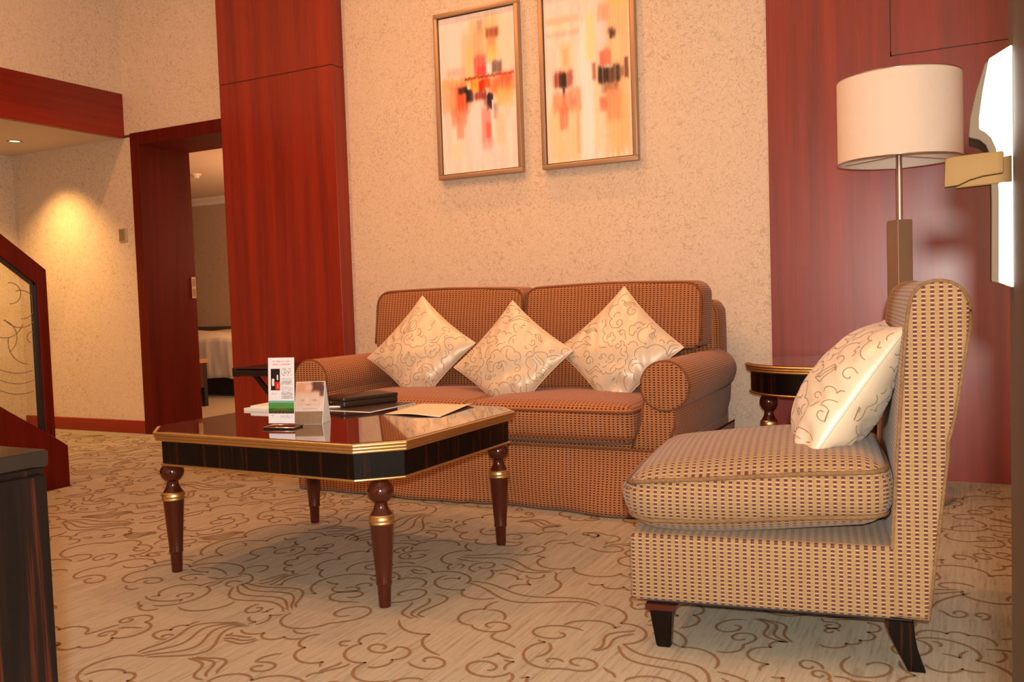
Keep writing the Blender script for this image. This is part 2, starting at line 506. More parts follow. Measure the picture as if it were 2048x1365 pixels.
tag(obj('baseboard_back', B(-3.61, PX, 4.705, WY, 0, 0.09, 0.003, 1), 'redwood_x'), kind='structure')
# ---- door wall, doorway
dw = tag(obj('wall_door', B(-7.06, -5.62, WY, 5.19, 0, 2.26), 'wallpaper'), kind='structure')
tag(obj('wall_over_door', B(-5.9, -4.55, WY, 5.19, 2.28, CEIL_Z), 'wallpaper'), kind='structure')
tag(obj('baseboard_left', B(-7.06, -5.62, 4.703, WY, 0, 0.10, 0.003, 1), 'redwood_x'), kind='structure')
fr = thing('door_1', None, None, kind='structure')
obj('jamb', B(-5.625, -5.535, 4.70, 5.19, 0, 2.282, 0.002, 1), 'redwood_dark', fr)
obj('jamb', B(-4.66, -4.59, 4.72, 5.19, 0, 2.19, 0.002, 1), 'redwood_dark', fr)
obj('header', B(-5.535, -4.592, 4.70, 5.19, 2.19, 2.282, 0.002, 1), 'redwood_dark', fr)
lp = obj('strike_plate', B(-5.536, -5.529, 5.145, 5.186, 1.03, 1.20, 0.001, 1), 'switch_light', fr)
obj('latch_slot', B(-5.530, -5.527, 5.152, 5.178, 1.045, 1.105), 'switch_plastic', lp)
obj('latch_slot', B(-5.530, -5.527, 5.152, 5.178, 1.125, 1.185), 'switch_plastic', lp)
# ---- bulkhead over the passage
tag(obj('trim_3', B(-5.75, -5.70, -2.0, WY, 2.258, 2.59, 0.002, 1), 'redwood_y'), kind='structure')
tag(obj('wall_upper_left', B(-5.90, -5.703, -2.0, WY, 2.59, CEIL_Z), 'wallpaper'), kind='structure')
tag(obj('ceiling_passage', B(-7.06, -5.75, -2.0, WY, 2.26, 2.36), 'ceiling_paint'), kind='structure')
tag(obj('wall_left', B(-7.2, -7.06, -2.0, 5.19, 0, 2.36), 'wallpaper'), kind='structure')
tag(obj('ceiling', B(-5.9, 1.7, -2.0, 5.2, CEIL_Z, CEIL_Z+0.1), 'ceiling_paint'), kind='structure')
tag(obj('wall_behind', B(-7.2, 1.7, -2.1, -2.0, 0, CEIL_Z), 'wallpaper'), kind='structure')
tag(obj('wall_right_far', B(1.55, 1.7, -2.0, 5.0, 0, CEIL_Z), 'wallpaper'), kind='structure')
# open narrow door leaf close to the camera (right edge of the picture)
door2 = thing('door_2', None, None, (0.0335, 0.985, 0), kind='structure')
obj('door_leaf', B(0.0, 0.042, -0.365, 0.0, 0.008, 2.2, 0.0015, 1), 'brown_wall', door2)
for zz in (0.25, 1.1, 1.95): obj('hinge', lathe([(0, zz-0.05), (0.007, zz-0.05), (0.007, zz+0.05), (0, zz+0.05)], 12, 0.021, -0.369), 'steel', door2, smooth=True)
tag(obj('trim_5', B(0.030, 0.085, 0.545, 0.608, 0.0, CEIL_Z, 0.002, 1), 'redwood_dark'), kind='structure')
# ---- bedroom beyond the doorway
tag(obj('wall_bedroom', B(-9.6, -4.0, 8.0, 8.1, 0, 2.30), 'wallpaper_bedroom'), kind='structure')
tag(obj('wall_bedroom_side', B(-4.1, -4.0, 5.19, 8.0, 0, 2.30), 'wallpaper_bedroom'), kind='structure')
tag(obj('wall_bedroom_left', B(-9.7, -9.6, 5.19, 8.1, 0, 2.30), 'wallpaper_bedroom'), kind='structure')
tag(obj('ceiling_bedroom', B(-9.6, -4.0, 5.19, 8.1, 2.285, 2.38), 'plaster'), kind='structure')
tag(obj('trim_4', prism([(7.93, 2.285), (8.0, 2.285), (8.0, 2.20), (7.985, 2.205), (7.975, 2.24), (7.94, 2.262)], -9.6, -4.1, 'X'), 'linen'), kind='structure')

# ================================================================== CEILING LAMPS
for i, (x, y, e, a, c) in enumerate(CEILING_LAMPS):
    pos = ['left end of the sofa', 'middle of the sofa', 'right end of the sofa', 'coffee table', 'floor beside the stair', 'floor behind the sideboard', 'floor before the slipper chair'][i]
    t = thing('ceiling_downlight', 'round recessed downlight in the high ceiling above the '+pos, 'downlight', (x, y, CEIL_Z), 0, 'recessed ceiling downlights')
    obj('ring', lathe([(0.075, 0), (0.085, -0.004), (0.075, -0.008), (0.062, -0.006), (0.058, 0)], 24, caps=False), 'steel', t, smooth=True)
    obj('lens', lathe([(0, -0.001), (0.058, -0.001)], 24, caps=False), 'lamp_glow', t)
for i, (x, y) in enumerate([(-6.42, 4.32), (-6.45, 3.0)]):
    t = thing('passage_downlight', ['small glowing downlight in the low passage ceiling near the door wall', 'small downlight in the low passage ceiling further from the door'][i], 'downlight', (x, y, 2.26), 0, 'passage downlights')
    obj('ring', lathe([(0.05, 0), (0.056, -0.004), (0.05, -0.006), (0.040, -0.004), (0.038, 0)], 24, caps=False), 'steel', t, smooth=True)
    obj('lens', lathe([(0, -0.001), (0.038, -0.001)], 24, caps=False), 'lamp_glow', t)

# ================================================================== SOFA
sofa = thing('sofa', 'two-seat sofa in rust woven check fabric with rolled arms and skirt', 'sofa', (-2.065, 3.53, 0))
SX = 1.0            # half width at the arms
def sofa_part(name, bm, parent=sofa, **k): return obj(name, bm, 'sofa_fabric_warmlit', parent, **k)
sofa_part('base', softbox(0.97, 0.46, 0.15, 0.02, 6), loc=(0, 0.50, 0.165), smooth=True)
# seat cushions
def seam(parent, hx, hy, r, z, rad=0.006, fn=None, name='piping'):
    p = [(x, y, z) for x, y in rrect(hx, hy, r)]
    if fn: p = [fn(Vector(q)) for q in p]
    return obj(name, tube(p, rad, 6, True), 'sofa_piping', parent, smooth='all')
for sgn in (-1, 1):
    c = sofa_part('seat_cushion', softbox(0.402, 0.315, 0.088, 0.055, 16, (0.0, 0.015, 0.022)), loc=(sgn*0.403, 0.29, 0.395), smooth='all')
    seam(c, 0.398, 0.321, 0.05, 0.055); seam(c, 0.398, 0.321, 0.05, -0.055)
# arms: rolled scroll running back, with a tapering front post and outer side panel
def arm(sgn):
    bm = bmesh.new(); xs = []
    prof = []
    cx, cz, R = sgn*0.935, 0.562, 0.107
    n = 24
    rings = []
    ys = [0.0, 0.004, 0.02, 0.3, 0.6, 0.84, 0.90, 0.94, 0.955]
    rs = [0.085, 0.1, 0.107, 0.106, 0.104, 0.102, 0.09, 0.06, 0.01]
    for y_, r_ in zip(ys, rs):
        rings.append([bm.verts.new((cx+r_*math.cos(2*PI*k/n), y_, cz+r_*math.sin(2*PI*k/n))) for k in range(n)])
    uvl = None
    for a, b in zip(rings[:-1], rings[1:]):
        for k in range(n): bm.faces.new((a[k], a[(k+1) % n], b[(k+1) % n], b[k]))
    bm.faces.new(rings[0]); bm.faces.new(rings[-1][::-1])
    me_o = sofa_part('arm', bm, smooth=True)
    # natural unrolled uv for the roll
    me = me_o.data; uv = me.uv_layers[0]
    for p in me.polygons:
        if abs(p.normal.y) > 0.8: continue
        for li in p.loop_indices:
            co = me.vertices[me.loops[li].vertex_index].co
            a = math.atan2(co.z-cz, co.x-cx)
            if p.center.x-cx < 0 and p.center.z < cz and a > 0 and abs(a) > 3: a -= 2*PI
            if p.center.x-cx < 0 and p.center.z > cz and a < -3: a += 2*PI
            uv.data[li].uv = (co.y, a*R)
    # piping ring round the scroll front
    ring = [(cx+0.104*math.cos(2*PI*k/32), 0.012, cz+0.104*math.sin(2*PI*k/32)) for k in range(32)]
    obj('piping', tube(ring, 0.005, 6, True), 'sofa_piping', me_o, smooth='all')
    # front post
    inn0, inn1 = 0.835, 0.795; out0, out1 = 0.985, 0.955
    pts = [(sgn*0.78, 0.285), (sgn*0.935, 0.285), (sgn*0.972, 0.40), (sgn*0.99, 0.52), (sgn*0.845, 0.52), (sgn*0.822, 0.40)]
    post = sofa_part('arm_post', prism(pts, 0.014, 0.10, 'Y', 0.008), smooth=True)
    for e in ((pts[0], pts[5], pts[4]), (pts[1], pts[2], pts[3])):
        obj('piping', tube([(q[0], 0.016, q[1]) for q in e], 0.005, 6), 'sofa_piping', post, smooth='all')
    # side panel under the roll
    sofa_part('side_panel', prism([(sgn*0.83, 0.02), (sgn*0.945, 0.02), (sgn*0.945, 0.285), (sgn*0.978, 0.40), (sgn*0.99, 0.56), (sgn*0.85, 0.56)], 0.03, 0.96, 'Y', 0.008), smooth=True)
arm(-1); arm(1)
# back frame with rounded top rolls
sofa_part('back_frame', softbox(0.955, 0.12, 0.44, 0.085, 12), loc=(0, 0.95, 0.475), smooth='all')
# back cushions, T shaped, reaching over the arms
def back_cushion(sgn):
    z0, z1 = 0.47, 1.005
    a, b = 0.006, 0.955
    zt = 0.672; DX = -0.032
    def crn(cx, cz_, r, a0): return [(cx+r*math.cos(math.radians(a0+90*k/5)), cz_+r*math.sin(math.radians(a0+90*k/5))) for k in range(6)]
    front = crn(b-0.075, z1-0.075, 0.075, 0)+[(0.7, z1+0.006), (0.48, z1+0.010), (0.25, z1+0.006)]+crn(a+0.06, z1-0.06, 0.06, 90)
    pts = [(a, z0), (0.80, z0), (0.80, zt), (b-0.03, zt+0.004), (b, zt+0.03)]+front
    if sgn < 0: pts = [(-x, z+0.010*(x if z > 0.9 else 0)) for x, z in pts]
    bm = prism(pts, 0.60, 0.80, 'Y', 0.030, 4)
    lean = math.tan(math.radians(9))
    for v in bm.verts:
        t = max(0, v.co.z-z0)
        mid = max(0.0, 1-((abs(v.co.x)-0.48)/0.52)**2)*max(0.0, 1-((v.co.z-0.74)/0.30)**2)
        v.co.y += lean*t
        v.co.x += DX
        if v.co.y < 0.70+lean*t: v.co.y -= 0.03*mid
    o = sofa_part('back_cushion', bm, smooth='all')
    # piping round the front face
    fp = [(0.985*x+0.007, z-0.010) for x, z in [(b, zt+0.05), (b, zt+0.14)]+front+[(a, z1-0.15), (a, z0+0.1)]]
    path = [(sgn*x+DX, 0.603+lean*(z-z0), z+(0.010*x if sgn < 0 and z > 0.9 else 0)) for x, z in fp]
    obj('piping', tube(path, 0.0065, 6), 'sofa_piping', o, smooth='all')
back_cushion(-1); back_cushion(1)
# skirt: gathered cloth strip round front and sides
def skirt():
    bm = bmesh.new(); uvs = {}
    path = []; L = 0
    N = 150
    for k in range(30): path.append((-0.99, 0.95-0.95*k/30))
    for k in range(N+1): path.append((-0.99+1.98*k/N, 0.0))
    for k in range(1, 31): path.append((0.99, 0.95*k/30))
    rows = 12; g = []
    s = 0; prev = None; S_ = []
    for p in path:
        if prev: s += math.hypot(p[0]-prev[0], p[1]-prev[1])
        prev = p; S_.append(s)
    for j in range(rows+1):
        t = j/rows; z = 0.292*(1-t)+0.008*t; row = []
        for i, p in enumerate(path):
            w = (0.016*math.sin(S_[i]*7.3+1.3)+0.009*math.sin(S_[i]*19+2.5*t)+0.012*math.sin(S_[i]*4.1-4*t))*t**1.2
            fold = 0
            for fx in (1.93, 2.95, 0.97): fold += 0.012*math.exp(-((S_[i]-fx)/0.03)**2)*t
            front = 30 <= i <= 30+N
            nx, ny = (0, -1) if front else ((-1, 0) if i < 30 else (1, 0))
            off = 0.006+0.012*t+w-fold*1.5
            x, y = p[0]+nx*off, p[1]+ny*off
            if i == 30 or i == 30+N: x = p[0]+(-off if i == 30 else off)*0.8; y = p[1]-off*0.8
            row.append(bm.verts.new((x, y+0.0, z)))
        g.append(row)
    for j in range(rows):
        for i in range(len(path)-1): bm.faces.new((g[j][i], g[j+1][i], g[j+1][i+1], g[j][i+1]))
    idx = {}
    for j in range(rows+1):
        for i in range(len(path)): idx[g[j][i]] = (S_[i], 0.292-0.284*j/rows)
    bm.verts.index_update(); U = {v.index: idx[v] for v in bm.verts}
    o = sofa_part('skirt', bm, smooth='all')
    uv = o.data.uv_layers[0]
    for li, l in enumerate(o.data.loops): uv.data[li].uv = U[l.vertex_index]
    m = o.modifiers.new('thickness', 'SOLIDIFY'); m.thickness = 0.004
    obj('piping', tube([(-0.995, 0.95, 0.292), (-0.995, 0.0, 0.292), (-0.99, -0.008, 0.292), (0.99, -0.008, 0.292), (0.995, 0.0, 0.292), (0.995, 0.95, 0.292)], 0.005, 6), 'sofa_piping', o, smooth='all')
skirt()
for sx in (-1, 1):
    for yy in (0.05, 0.93):
        obj('foot', lathe([(0.018, 0.0), (0.028, 0.02), (0.03, 0.05)], 12, sx*0.90, yy), 'leg_wood', sofa, smooth=True)

# ================================================================== PILLOWS
PIN = 0.075
def pillow_surf(a, T, seed, wr):
    r = random.Random(seed); ph = [r.uniform(0, 6) for _ in range(12)]
    def f(u, v, side):
        x = a*u*(1-PIN*(1-v*v)); y = a*v*(1-PIN*(1-u*u))
        k = max(0, 1-u*u)*max(0, 1-v*v)
        th = T*k**0.55
        # creases fanning round the low corner (-1,-1), plus loose folds
        d = math.hypot(u+1, v+1); an = math.atan2(v+1, u+1)
        cr = math.sin(d*9.5+ph[0]+1.6*math.sin(an*2.3+ph[1])+0.7*math.sin(d*5+an*5+ph[6]))
        w = wr*(1.0/(1+(d/0.75)**4))*(abs(cr)**0.7*(1 if cr > 0 else -1))*min(1, 5*k+0.1)
        w += 0.45*wr*math.sin(2.6*u+ph[2]+1.5*math.sin(2.2*v+ph[7]))*math.sin(2.9*v+ph[3]+u)*k
        w += 0.35*wr*math.sin(15*(u-v)+ph[4]+2*math.sin(4*u))*(1-k)*k*2.2
        return x, y, (th+w)*side
    return f, ph
def pillow_mesh(a, T, seed, n=40, wr=0.011):
    f, ph = pillow_surf(a, T, seed, wr)
    V, F, U = [], [], []
    ids = {}
    def P(i, j, side):
        u, v = math.sin(PI/2*(2*i/n-1)), math.sin(PI/2*(2*j/n-1))
        edge = i in (0, n) or j in (0, n)
        key = (i, j, 0 if edge else side)
        if key in ids: return ids[key]
        x, y, z = f(u, v, side)
        if edge: z = 0.003*math.sin(18*(u-v)+ph[5])
        ids[key] = len(V); V.append((x, y, z)); U.append((x+seed*0.37, y+seed*0.53)); return ids[key]
    for side in (1, -1):
        for i in range(n):
            for j in range(n):
                q = [P(i, j, side), P(i+1, j, side), P(i+1, j+1, side), P(i, j+1, side)]
                if side < 0: q = q[::-1]
                F.append(tuple(q))
    return V, F, U
def pillow(label, loc, a, T, seed, normal, spin, group=None, wr=0.016):
    V, F, U = pillow_mesh(a, T, seed, wr=wr)
    o = obj('throw_pillow', (V, F), 'satin', smooth='all', uv=False)
    uv = o.data.uv_layers.new(name='UVMap')
    for li, l in enumerate(o.data.loops): uv.data[li].uv = U[l.vertex_index]
    # local z -> normal, local x+y diagonal points up when spin = 0
    nz = Vector(normal).normalized(); up = Vector((0, 0, 1)); up = (up-nz*up.dot(nz)).normalized(); rt = up.cross(nz)
    Mx = Matrix((rt, up, nz)).transposed()
    R = Mx.to_4x4() @ Matrix.Rotation(PI/4+math.radians(spin), 4, 'Z')
    o.matrix_world = Matrix.Translation(loc) @ R
    ed = [(2*i/40-1, -1) for i in range(40)]+[(1, 2*i/40-1) for i in range(40)]+[(1-2*i/40, 1) for i in range(40)]+[(-1, 1-2*i/40) for i in range(40)]
    obj('seam', tube([(a*u*(1-PIN*(1-v*v)), a*v*(1-PIN*(1-u*u)), 0) for u, v in ed], 0.003, 5, True), 'satin', o, smooth='all')
    # embroidered curling lines lying on the cloth
    f, ph = pillow_surf(a, T, seed, wr)
    RV, RF = [], []
    for side in (1, -1):
        occp = {}; lines = []
        sp = [(x+rng.uniform(-.025, .025), y+rng.uniform(-.025, .025)) for x in np.arange(-a, a+.01, 0.095) for y in np.arange(-a, a+.01, 0.095)]
        rng.shuffle(sp)
        for mid, (x, y) in enumerate(sp):
            R_ = rng.uniform(0.075, 0.10) if mid < len(sp)*0.5 else rng.uniform(0.045, 0.06)
            lay(cloud(x, y, rng.uniform(0, 6.28), R_), mid, lines, occp, 0.008)
        for L in lines:
            L = [q for q in L if abs(q[0]) < a*0.97 and abs(q[1]) < a*0.97]
            if len(L) < 5 or any(math.hypot(p[0]-q[0], p[1]-q[1]) > 0.05 for p, q in zip(L[:-1], L[1:])): continue
            base = len(RV); n = len(L)
            for i in range(n):
                p, q = L[max(i-1, 0)], L[min(i+1, n-1)]
                dx, dy = q[0]-p[0], q[1]-p[1]; ll = math.hypot(dx, dy) or 1
                for sg in (1, -1):
                    uu = (L[i][0]-dy/ll*0.0012*sg)/a; vv = (L[i][1]+dx/ll*0.0012*sg)/a
                    X = f(uu, vv, side); RV.append((X[0], X[1], X[2]+0.0009*side))
            for i in range(n-1):
                k = base+2*i; RF.append((k, k+2, k+3, k+1))
    e = obj('embroidery', (RV, RF), 'embroidery', o, uv=False); e['kind'] = 'stuff'
    return tag(o, label, 'pillow', group)
G = 'satin pillows along the sofa'
pillow('leftmost cream satin pillow on the sofa beside the left rolled arm', (-2.600, 3.955, 0.685), 0.225, 0.072, 1, (0.10, -1, 0.42), 7, G)
pillow('middle cream satin pillow standing on its corner between two others', (-2.005, 3.860, 0.648), 0.225, 0.074, 2, (0.05, -1, 0.45), 8, G)
pillow('rightmost cream satin pillow on the sofa beside the right rolled arm', (-1.482, 3.945, 0.692), 0.225, 0.072, 3, (0.0, -1, 0.42), 1, G)

# ================================================================== SLIPPER CHAIR
chair = thing('slipper_chair', 'armless slipper chair in tan and maroon woven check, facing left', 'chair', (-0.812, 2.205, 0), math.radians(8.5))
CW = 0.64           # width away from the camera (local y)
def cpart(name, bm, parent=chair, **k): return obj(name, bm, 'chair_fabric', parent, **k)
cpart('base', B(0.0, 0.655, 0.0, CW, 0.135, 0.315, 0.012, 3), smooth=True)
obj('dust_cover', B(0.03, 0.69, 0.03, CW-0.03, 0.124, 0.137), 'dust_cloth', chair)
bp = [(0.640, 0.140), (0.725, 0.140), (0.742, 0.30), (0.772, 0.55), (0.806, 0.76), (0.822, 0.86), (0.820, 0.905), (0.802, 0.940), (0.770, 0.957), (0.735, 0.957), (0.705, 0.940), (0.688, 0.905), (0.678, 0.80), (0.660, 0.55), (0.646, 0.32)]
def smooth_loop(p, it=2, keep=()):
    for _ in range(it):
        q = []
        for i in range(len(p)):
            a, b = p[i], p[(i+1) % len(p)]
            q.append((a[0]*0.75+b[0]*0.25, a[1]*0.75+b[1]*0.25)); q.append((a[0]*0.25+b[0]*0.75, a[1]*0.25+b[1]*0.75))
        p = q
    return p
top_ = smooth_loop(bp[3:], 2)
up_ = [q for q in top_ if q[1] > 0.56]
i0 = max(range(len(up_)), key=lambda i: (up_[i][0]-up_[i-1][0])**2+(up_[i][1]-up_[i-1][1])**2)
up_ = up_[i0:]+up_[:i0]
if up_[0][0] < up_[-1][0]: up_ = up_[::-1]
bp = [(0.640, 0.140), (0.725, 0.140), (0.742, 0.30), (0.770, 0.54)]+up_+[(0.659, 0.54), (0.646, 0.32)]
back = cpart('backrest', prism(bp, 0.0, CW, 'Y', 0.012, 3), smooth='all')
for yy in (0.006, CW-0.006):
    obj('piping', tube([(u, yy, z) for u, z in bp], 0.0045, 6, True), 'chair_piping', back, smooth='all')
def seatfn(p):
    # soft nose at the front, a little slump in the middle
    u = p.x/0.33
    p = p.copy()
    p.z += 0.010*math.sin((u+0.1)*2.2)-0.006*(1-u*u)+0.010*u
    if u < -0.6: p.z -= 0.02*((-u-0.6)/0.4)**2*(1 if p.z > 0 else -0.6)
    return p
seat = cpart('seat_cushion', softbox(0.338, 0.325, 0.083, 0.078, 24, (0.012, 0.014, 0.040), seatfn), loc=(0.315, 0.315, 0.425), smooth='all')
for zz in (0.055, -0.055):
    p = [seatfn(Vector((x, y, zz))) for x, y in rrect(0.326, 0.318, 0.075, 8)]
    dense = []
    for i in range(len(p)):
        a, b = p[i], p[(i+1) % len(p)]
        for k in range(4): dense.append(seatfn(Vector((a.x+(b.x-a.x)*k/4, a.y+(b.y-a.y)*k/4, zz))))
    obj('piping', tube(dense, 0.006, 6, True), 'chair_piping', seat, smooth='all')
def leg_front(yc, name='leg'):
    bm = bmesh.new()
    t, b = 0.030, 0.019
    z = [0.0, 0.105]
    v0 = [bm.verts.new((0.075+sx*b+0.004, yc+sy*b, 0)) for sx, sy in ((-1, -1), (1, -1), (1, 1), (-1, 1))]
    v1 = [bm.verts.new((0.075+sx*t, yc+sy*t, 0.108)) for sx, sy in ((-1, -1), (1, -1), (1, 1), (-1, 1))]
    bm.faces.new(v0[::-1]); bm.faces.new(v1)
    for k in range(4): bm.faces.new((v0[k], v0[(k+1) % 4], v1[(k+1) % 4], v1[k]))
    bmesh.ops.bevel(bm, geom=list(bm.edges), offset=0.003, segments=2, affect='EDGES')
    o = obj(name, bm, 'macassar', chair, smooth=True)
    obj('leg_block', B(0.035, 0.115, yc-0.036, yc+0.036, 0.104, 0.122, 0.002, 1), 'leg_wood', o)
    return o
leg_front(0.05); leg_front(CW-0.05)
def leg_rear(yc):
    prof = []
    c = [(0.0, 0.700, 0.020), (0.03, 0.688, 0.022), (0.06, 0.676, 0.025), (0.09, 0.667, 0.029), (0.125, 0.661, 0.033)]
    pts = [(x-w, z) for z, x, w in c]+[(x+w, z) for z, x, w in c[::-1]]
    obj('leg', prism(pts, yc-0.022, yc+0.022, 'Y', 0.002, 1), 'macassar', chair, smooth=True)
leg_rear(0.045); leg_rear(CW-0.045)
cz = math.radians(8.5)
def cw(u, v, z): return (-0.812+u*math.cos(cz)-v*math.sin(cz), 2.205+u*math.sin(cz)+v*math.cos(cz), z)
pillow('cream satin pillow leaning against the back of the slipper chair', cw(0.555, 0.315, 0.660), 0.225, 0.105, 5, (-0.80, -0.16, 0.56), 45, None, 0.015)

# ================================================================== COFFEE TABLE
TZ = 0.525
tab = thing('coffee_table', 'low dark glossy coffee table with clipped corners and gilt edges', 'coffee table', (-2.09, 2.61, 0), math.radians(-1.2))
def octa(hx, hy, c): return [(hx-c, -hy), (hx, -hy+c), (hx, hy-c), (hx-c, hy), (-hx+c, hy), (-hx, hy-c), (-hx, -hy+c), (-hx+c, -hy)]
top = obj('tabletop', prism(octa(0.548, 0.458, 0.115), TZ-0.012, TZ, 'Z', 0.002, 1), 'table_top', tab)
for k in range(3):
    z = TZ-0.0075-0.0105*k
    pr = octa(0.560-0.002*k, 0.470-0.002*k, 0.118)
    o = obj('gilt_moulding', prism(octa(0.558-0.003*k, 0.468-0.003*k, 0.117), z-0.0052, z+0.0052, 'Z', 0.004, 3), 'gold', top, smooth=True)
obj('apron', prism(octa(0.535, 0.445, 0.112), 0.408, TZ-0.031, 'Z', 0.0015, 1), 'macassar', tab)
obj('gilt_bead', prism(octa(0.540, 0.450, 0.113), 0.403, 0.411, 'Z', 0.003, 2), 'gold', tab, smooth=True)
LEGP = [(0.0, 0.0), (0.0185, 0.0), (0.0200, 0.035), (0.0215, 0.070), (0.0245, 0.073), (0.0250, 0.079), (0.0235, 0.083), (0.0300, 0.17), (0.0365, 0.262)]
def table_leg(parent, x, y, ztop, s=1.0):
    k = ztop/0.404
    leg = obj('leg', lathe([(r*s, z*k) for r, z in LEGP]+[(0.0, 0.262*k)], 24, x, y), 'leg_wood', parent, smooth=True)
    obj('gilt_ring', lathe([(0.034*s, 0.262*k), (0.0385*s, 0.264*k), (0.0400*s, 0.268*k), (0.0385*s, 0.272*k), (0.0400*s, 0.276*k), (0.0400*s, 0.281*k), (0.0385*s, 0.285*k), (0.0390*s, 0.289*k), (0.036*s, 0.293*k), (0.033*s, 0.293*k)], 28, x, y), 'gold', leg, smooth=True)
    ball = [(0.034*s, 0.291*k), (0.031*s, 0.298*k), (0.024*s, 0.309*k), (0.0205*s, 0.320*k), (0.0205*s, 0.327*k)]
    for q in range(11):
        a = -PI/2+0.52+(PI-0.72)*q/10
        ball.append((0.0415*s*math.cos(a), (0.3645+0.0395*math.sin(a))*k))
    ball.append((0.026*s, ztop+0.004)); ball.append((0.0, ztop+0.004))
    obj('turned_ball', lathe(ball, 28, x, y), 'leg_wood', leg, smooth=True)
for sx in (-1, 1):
    for sy in (-1, 1): table_leg(tab, sx*0.465, sy*0.372, 0.404)

# ================================================================== ROUND SIDE TABLE
st = thing('side_table', 'round dark side table with gilt rim between sofa and floor lamp', 'side table', (-0.625, 4.285, 0))
st.scale = (1, 1, 1.045)
stt = obj('tabletop', lathe([(0, 0.572), (0.322, 0.572), (0.324, 0.576), (0.322, 0.585), (0, 0.585)], 56), 'table_top', st, smooth=True)
for k in range(3):
    z = 0.576-0.0105*k
    obj('gilt_moulding', tube([((0.327-0.003*k)*math.cos(2*PI*q/56), (0.327-0.003*k)*math.sin(2*PI*q/56), z) for q in range(56)], 0.006, 8, True), 'gold', stt, smooth='all')
def drum_uv(o, r):
    uv = o.data.uv_layers[0]
    for p in o.data.polygons:
        ac = math.atan2(p.center.y, p.center.x)
        for li in p.loop_indices:
            co = o.data.vertices[o.data.loops[li].vertex_index].co
            a = math.atan2(co.y, co.x)
            if a-ac > PI: a -= 2*PI
            if ac-a > PI: a += 2*PI
            uv.data[li].uv = (a*r, co.z)
ap = obj('apron', lathe([(0.0, 0.455), (0.308, 0.455), (0.308, 0.552), (0.0, 0.552)], 56), 'macassar', st, smooth=True); drum_uv(ap, 0.308)
obj('gilt_bead', tube([(0.311*math.cos(2*PI*q/56), 0.311*math.sin(2*PI*q/56), 0.455) for q in range(56)], 0.005, 8, True), 'gold', st, smooth='all')
for q in range(4):
    a = math.radians(25+90*q)
    table_leg(st, 0.235*math.cos(a), 0.235*math.sin(a), 0.452)
obj('lower_shelf', lathe([(0, 0.13), (0.21, 0.13), (0.215, 0.14), (0.21, 0.15), (0, 0.15)], 40), 'table_top', st, smooth=True)

# ================================================================== FLOOR LAMP
lamp = thing('floor_lamp', 'tall floor lamp with cream drum shade before the red panel', 'floor lamp', (-0.275, 4.26, 0))
obj('base', lathe([(0, 0), (0.195, 0), (0.2, 0.006), (0.2, 0.02), (0.19, 0.026), (0, 0.026)], 44), 'bronze_paint', lamp, smooth=True)
obj('column', B(-0.037, 0.037, -0.037, 0.037, 0.026, 1.232, 0.002, 1), 'bronze_paint', lamp, rot=(0, 0, math.radians(41)))
obj('pole', lathe([(0, 1.232), (0.0125, 1.232), (0.0125, 1.72), (0, 1.72)], 16), 'steel', lamp, smooth=True)
sh = obj('lamp_shade', lathe([(0.252, 1.488), (0.252, 1.842), (0.2495, 1.842), (0.2495, 1.488), (0.252, 1.488)], 64, caps=False), 'shade_cloth', lamp, smooth=True)
obj('trim_ring', tube([(0.251*math.cos(2*PI*k/64), 0.251*math.sin(2*PI*k/64), 1.488) for k in range(64)], 0.0025, 6, True), 'steel', sh, smooth='all')
obj('trim_ring', tube([(0.251*math.cos(2*PI*k/64), 0.251*math.sin(2*PI*k/64), 1.842) for k in range(64)], 0.0025, 6, True), 'steel', sh, smooth='all')
obj('diffuser', lathe([(0.013, 1.600), (0.2492, 1.600), (0.2492, 1.603), (0.013, 1.603)], 64, caps=False), 'shade_inner', sh)
for k in range(3):
    a = math.radians(40+120*k)
    obj('spoke', tube([(0.013*math.cos(a), 0.013*math.sin(a), 1.512), (0.2492*math.cos(a), 0.2492*math.sin(a), 1.498)], 0.0015, 6), 'steel', sh)

# ================================================================== PAINTINGS
def srgb(c):
    c = np.array(c, float)/255
    return np.where(c <= 0.04045, c/12.92, ((c+0.055)/1.055)**2.4)
def vnoise(shape, sx, sy, seed):
    r = np.random.RandomState(seed); g = r.rand(sy+2, sx+2); H, Wd = shape
    yy = np.linspace(0, sy, H); xx = np.linspace(0, sx, Wd)
    yi = yy.astype(int); xi = xx.astype(int); fy = (yy-yi)[:, None]; fx = (xx-xi)[None, :]
    fy = fy*fy*(3-2*fy); fx = fx*fx*(3-2*fx)
    a = g[yi][:, xi]; b = g[yi][:, xi+1]; c = g[yi+1][:, xi]; d = g[yi+1][:, xi+1]
    return (a*(1-fx)+b*fx)*(1-fy)+(c*(1-fx)+d*fx)*fy
def paint(img, patches, seed, soft=0.02):
    H, Wd, _ = img.shape
    V, U = np.meshgrid((np.arange(H)+.5)/H, (np.arange(Wd)+.5)/Wd, indexing='ij')
    for k, p in enumerate(patches):
        u0, v0, u1, v1, c = p[:5]; al = min(1, 1.2*p[5]) if len(p) > 5 else 0.8; s = 0.42*(p[6] if len(p) > 6 else soft)
        wob = (vnoise((H, Wd), 40, 3, seed+k)-0.5)*0.10*(v1-v0+0.08)
        wou = (vnoise((H, Wd), 3, 40, seed+k+99)-0.5)*0.5*s
        sg = lambda t, w: 1/(1+np.exp(-np.clip(t/w, -40, 40)))
        m = sg(U+wou-u0, s*0.5)*sg(u1-U-wou, s*0.5)*sg(V+wob-v0, s*0.45)*sg(v1-V-wob, s*0.45)
        st = 0.72+0.56*(vnoise((H, Wd), 60, 4, seed+k+7)-0.15)
        m = np.clip(m*al*st, 0, 1)[..., None]
        img[:] = img*(1-m)+np.array(c, float)*m
    return img
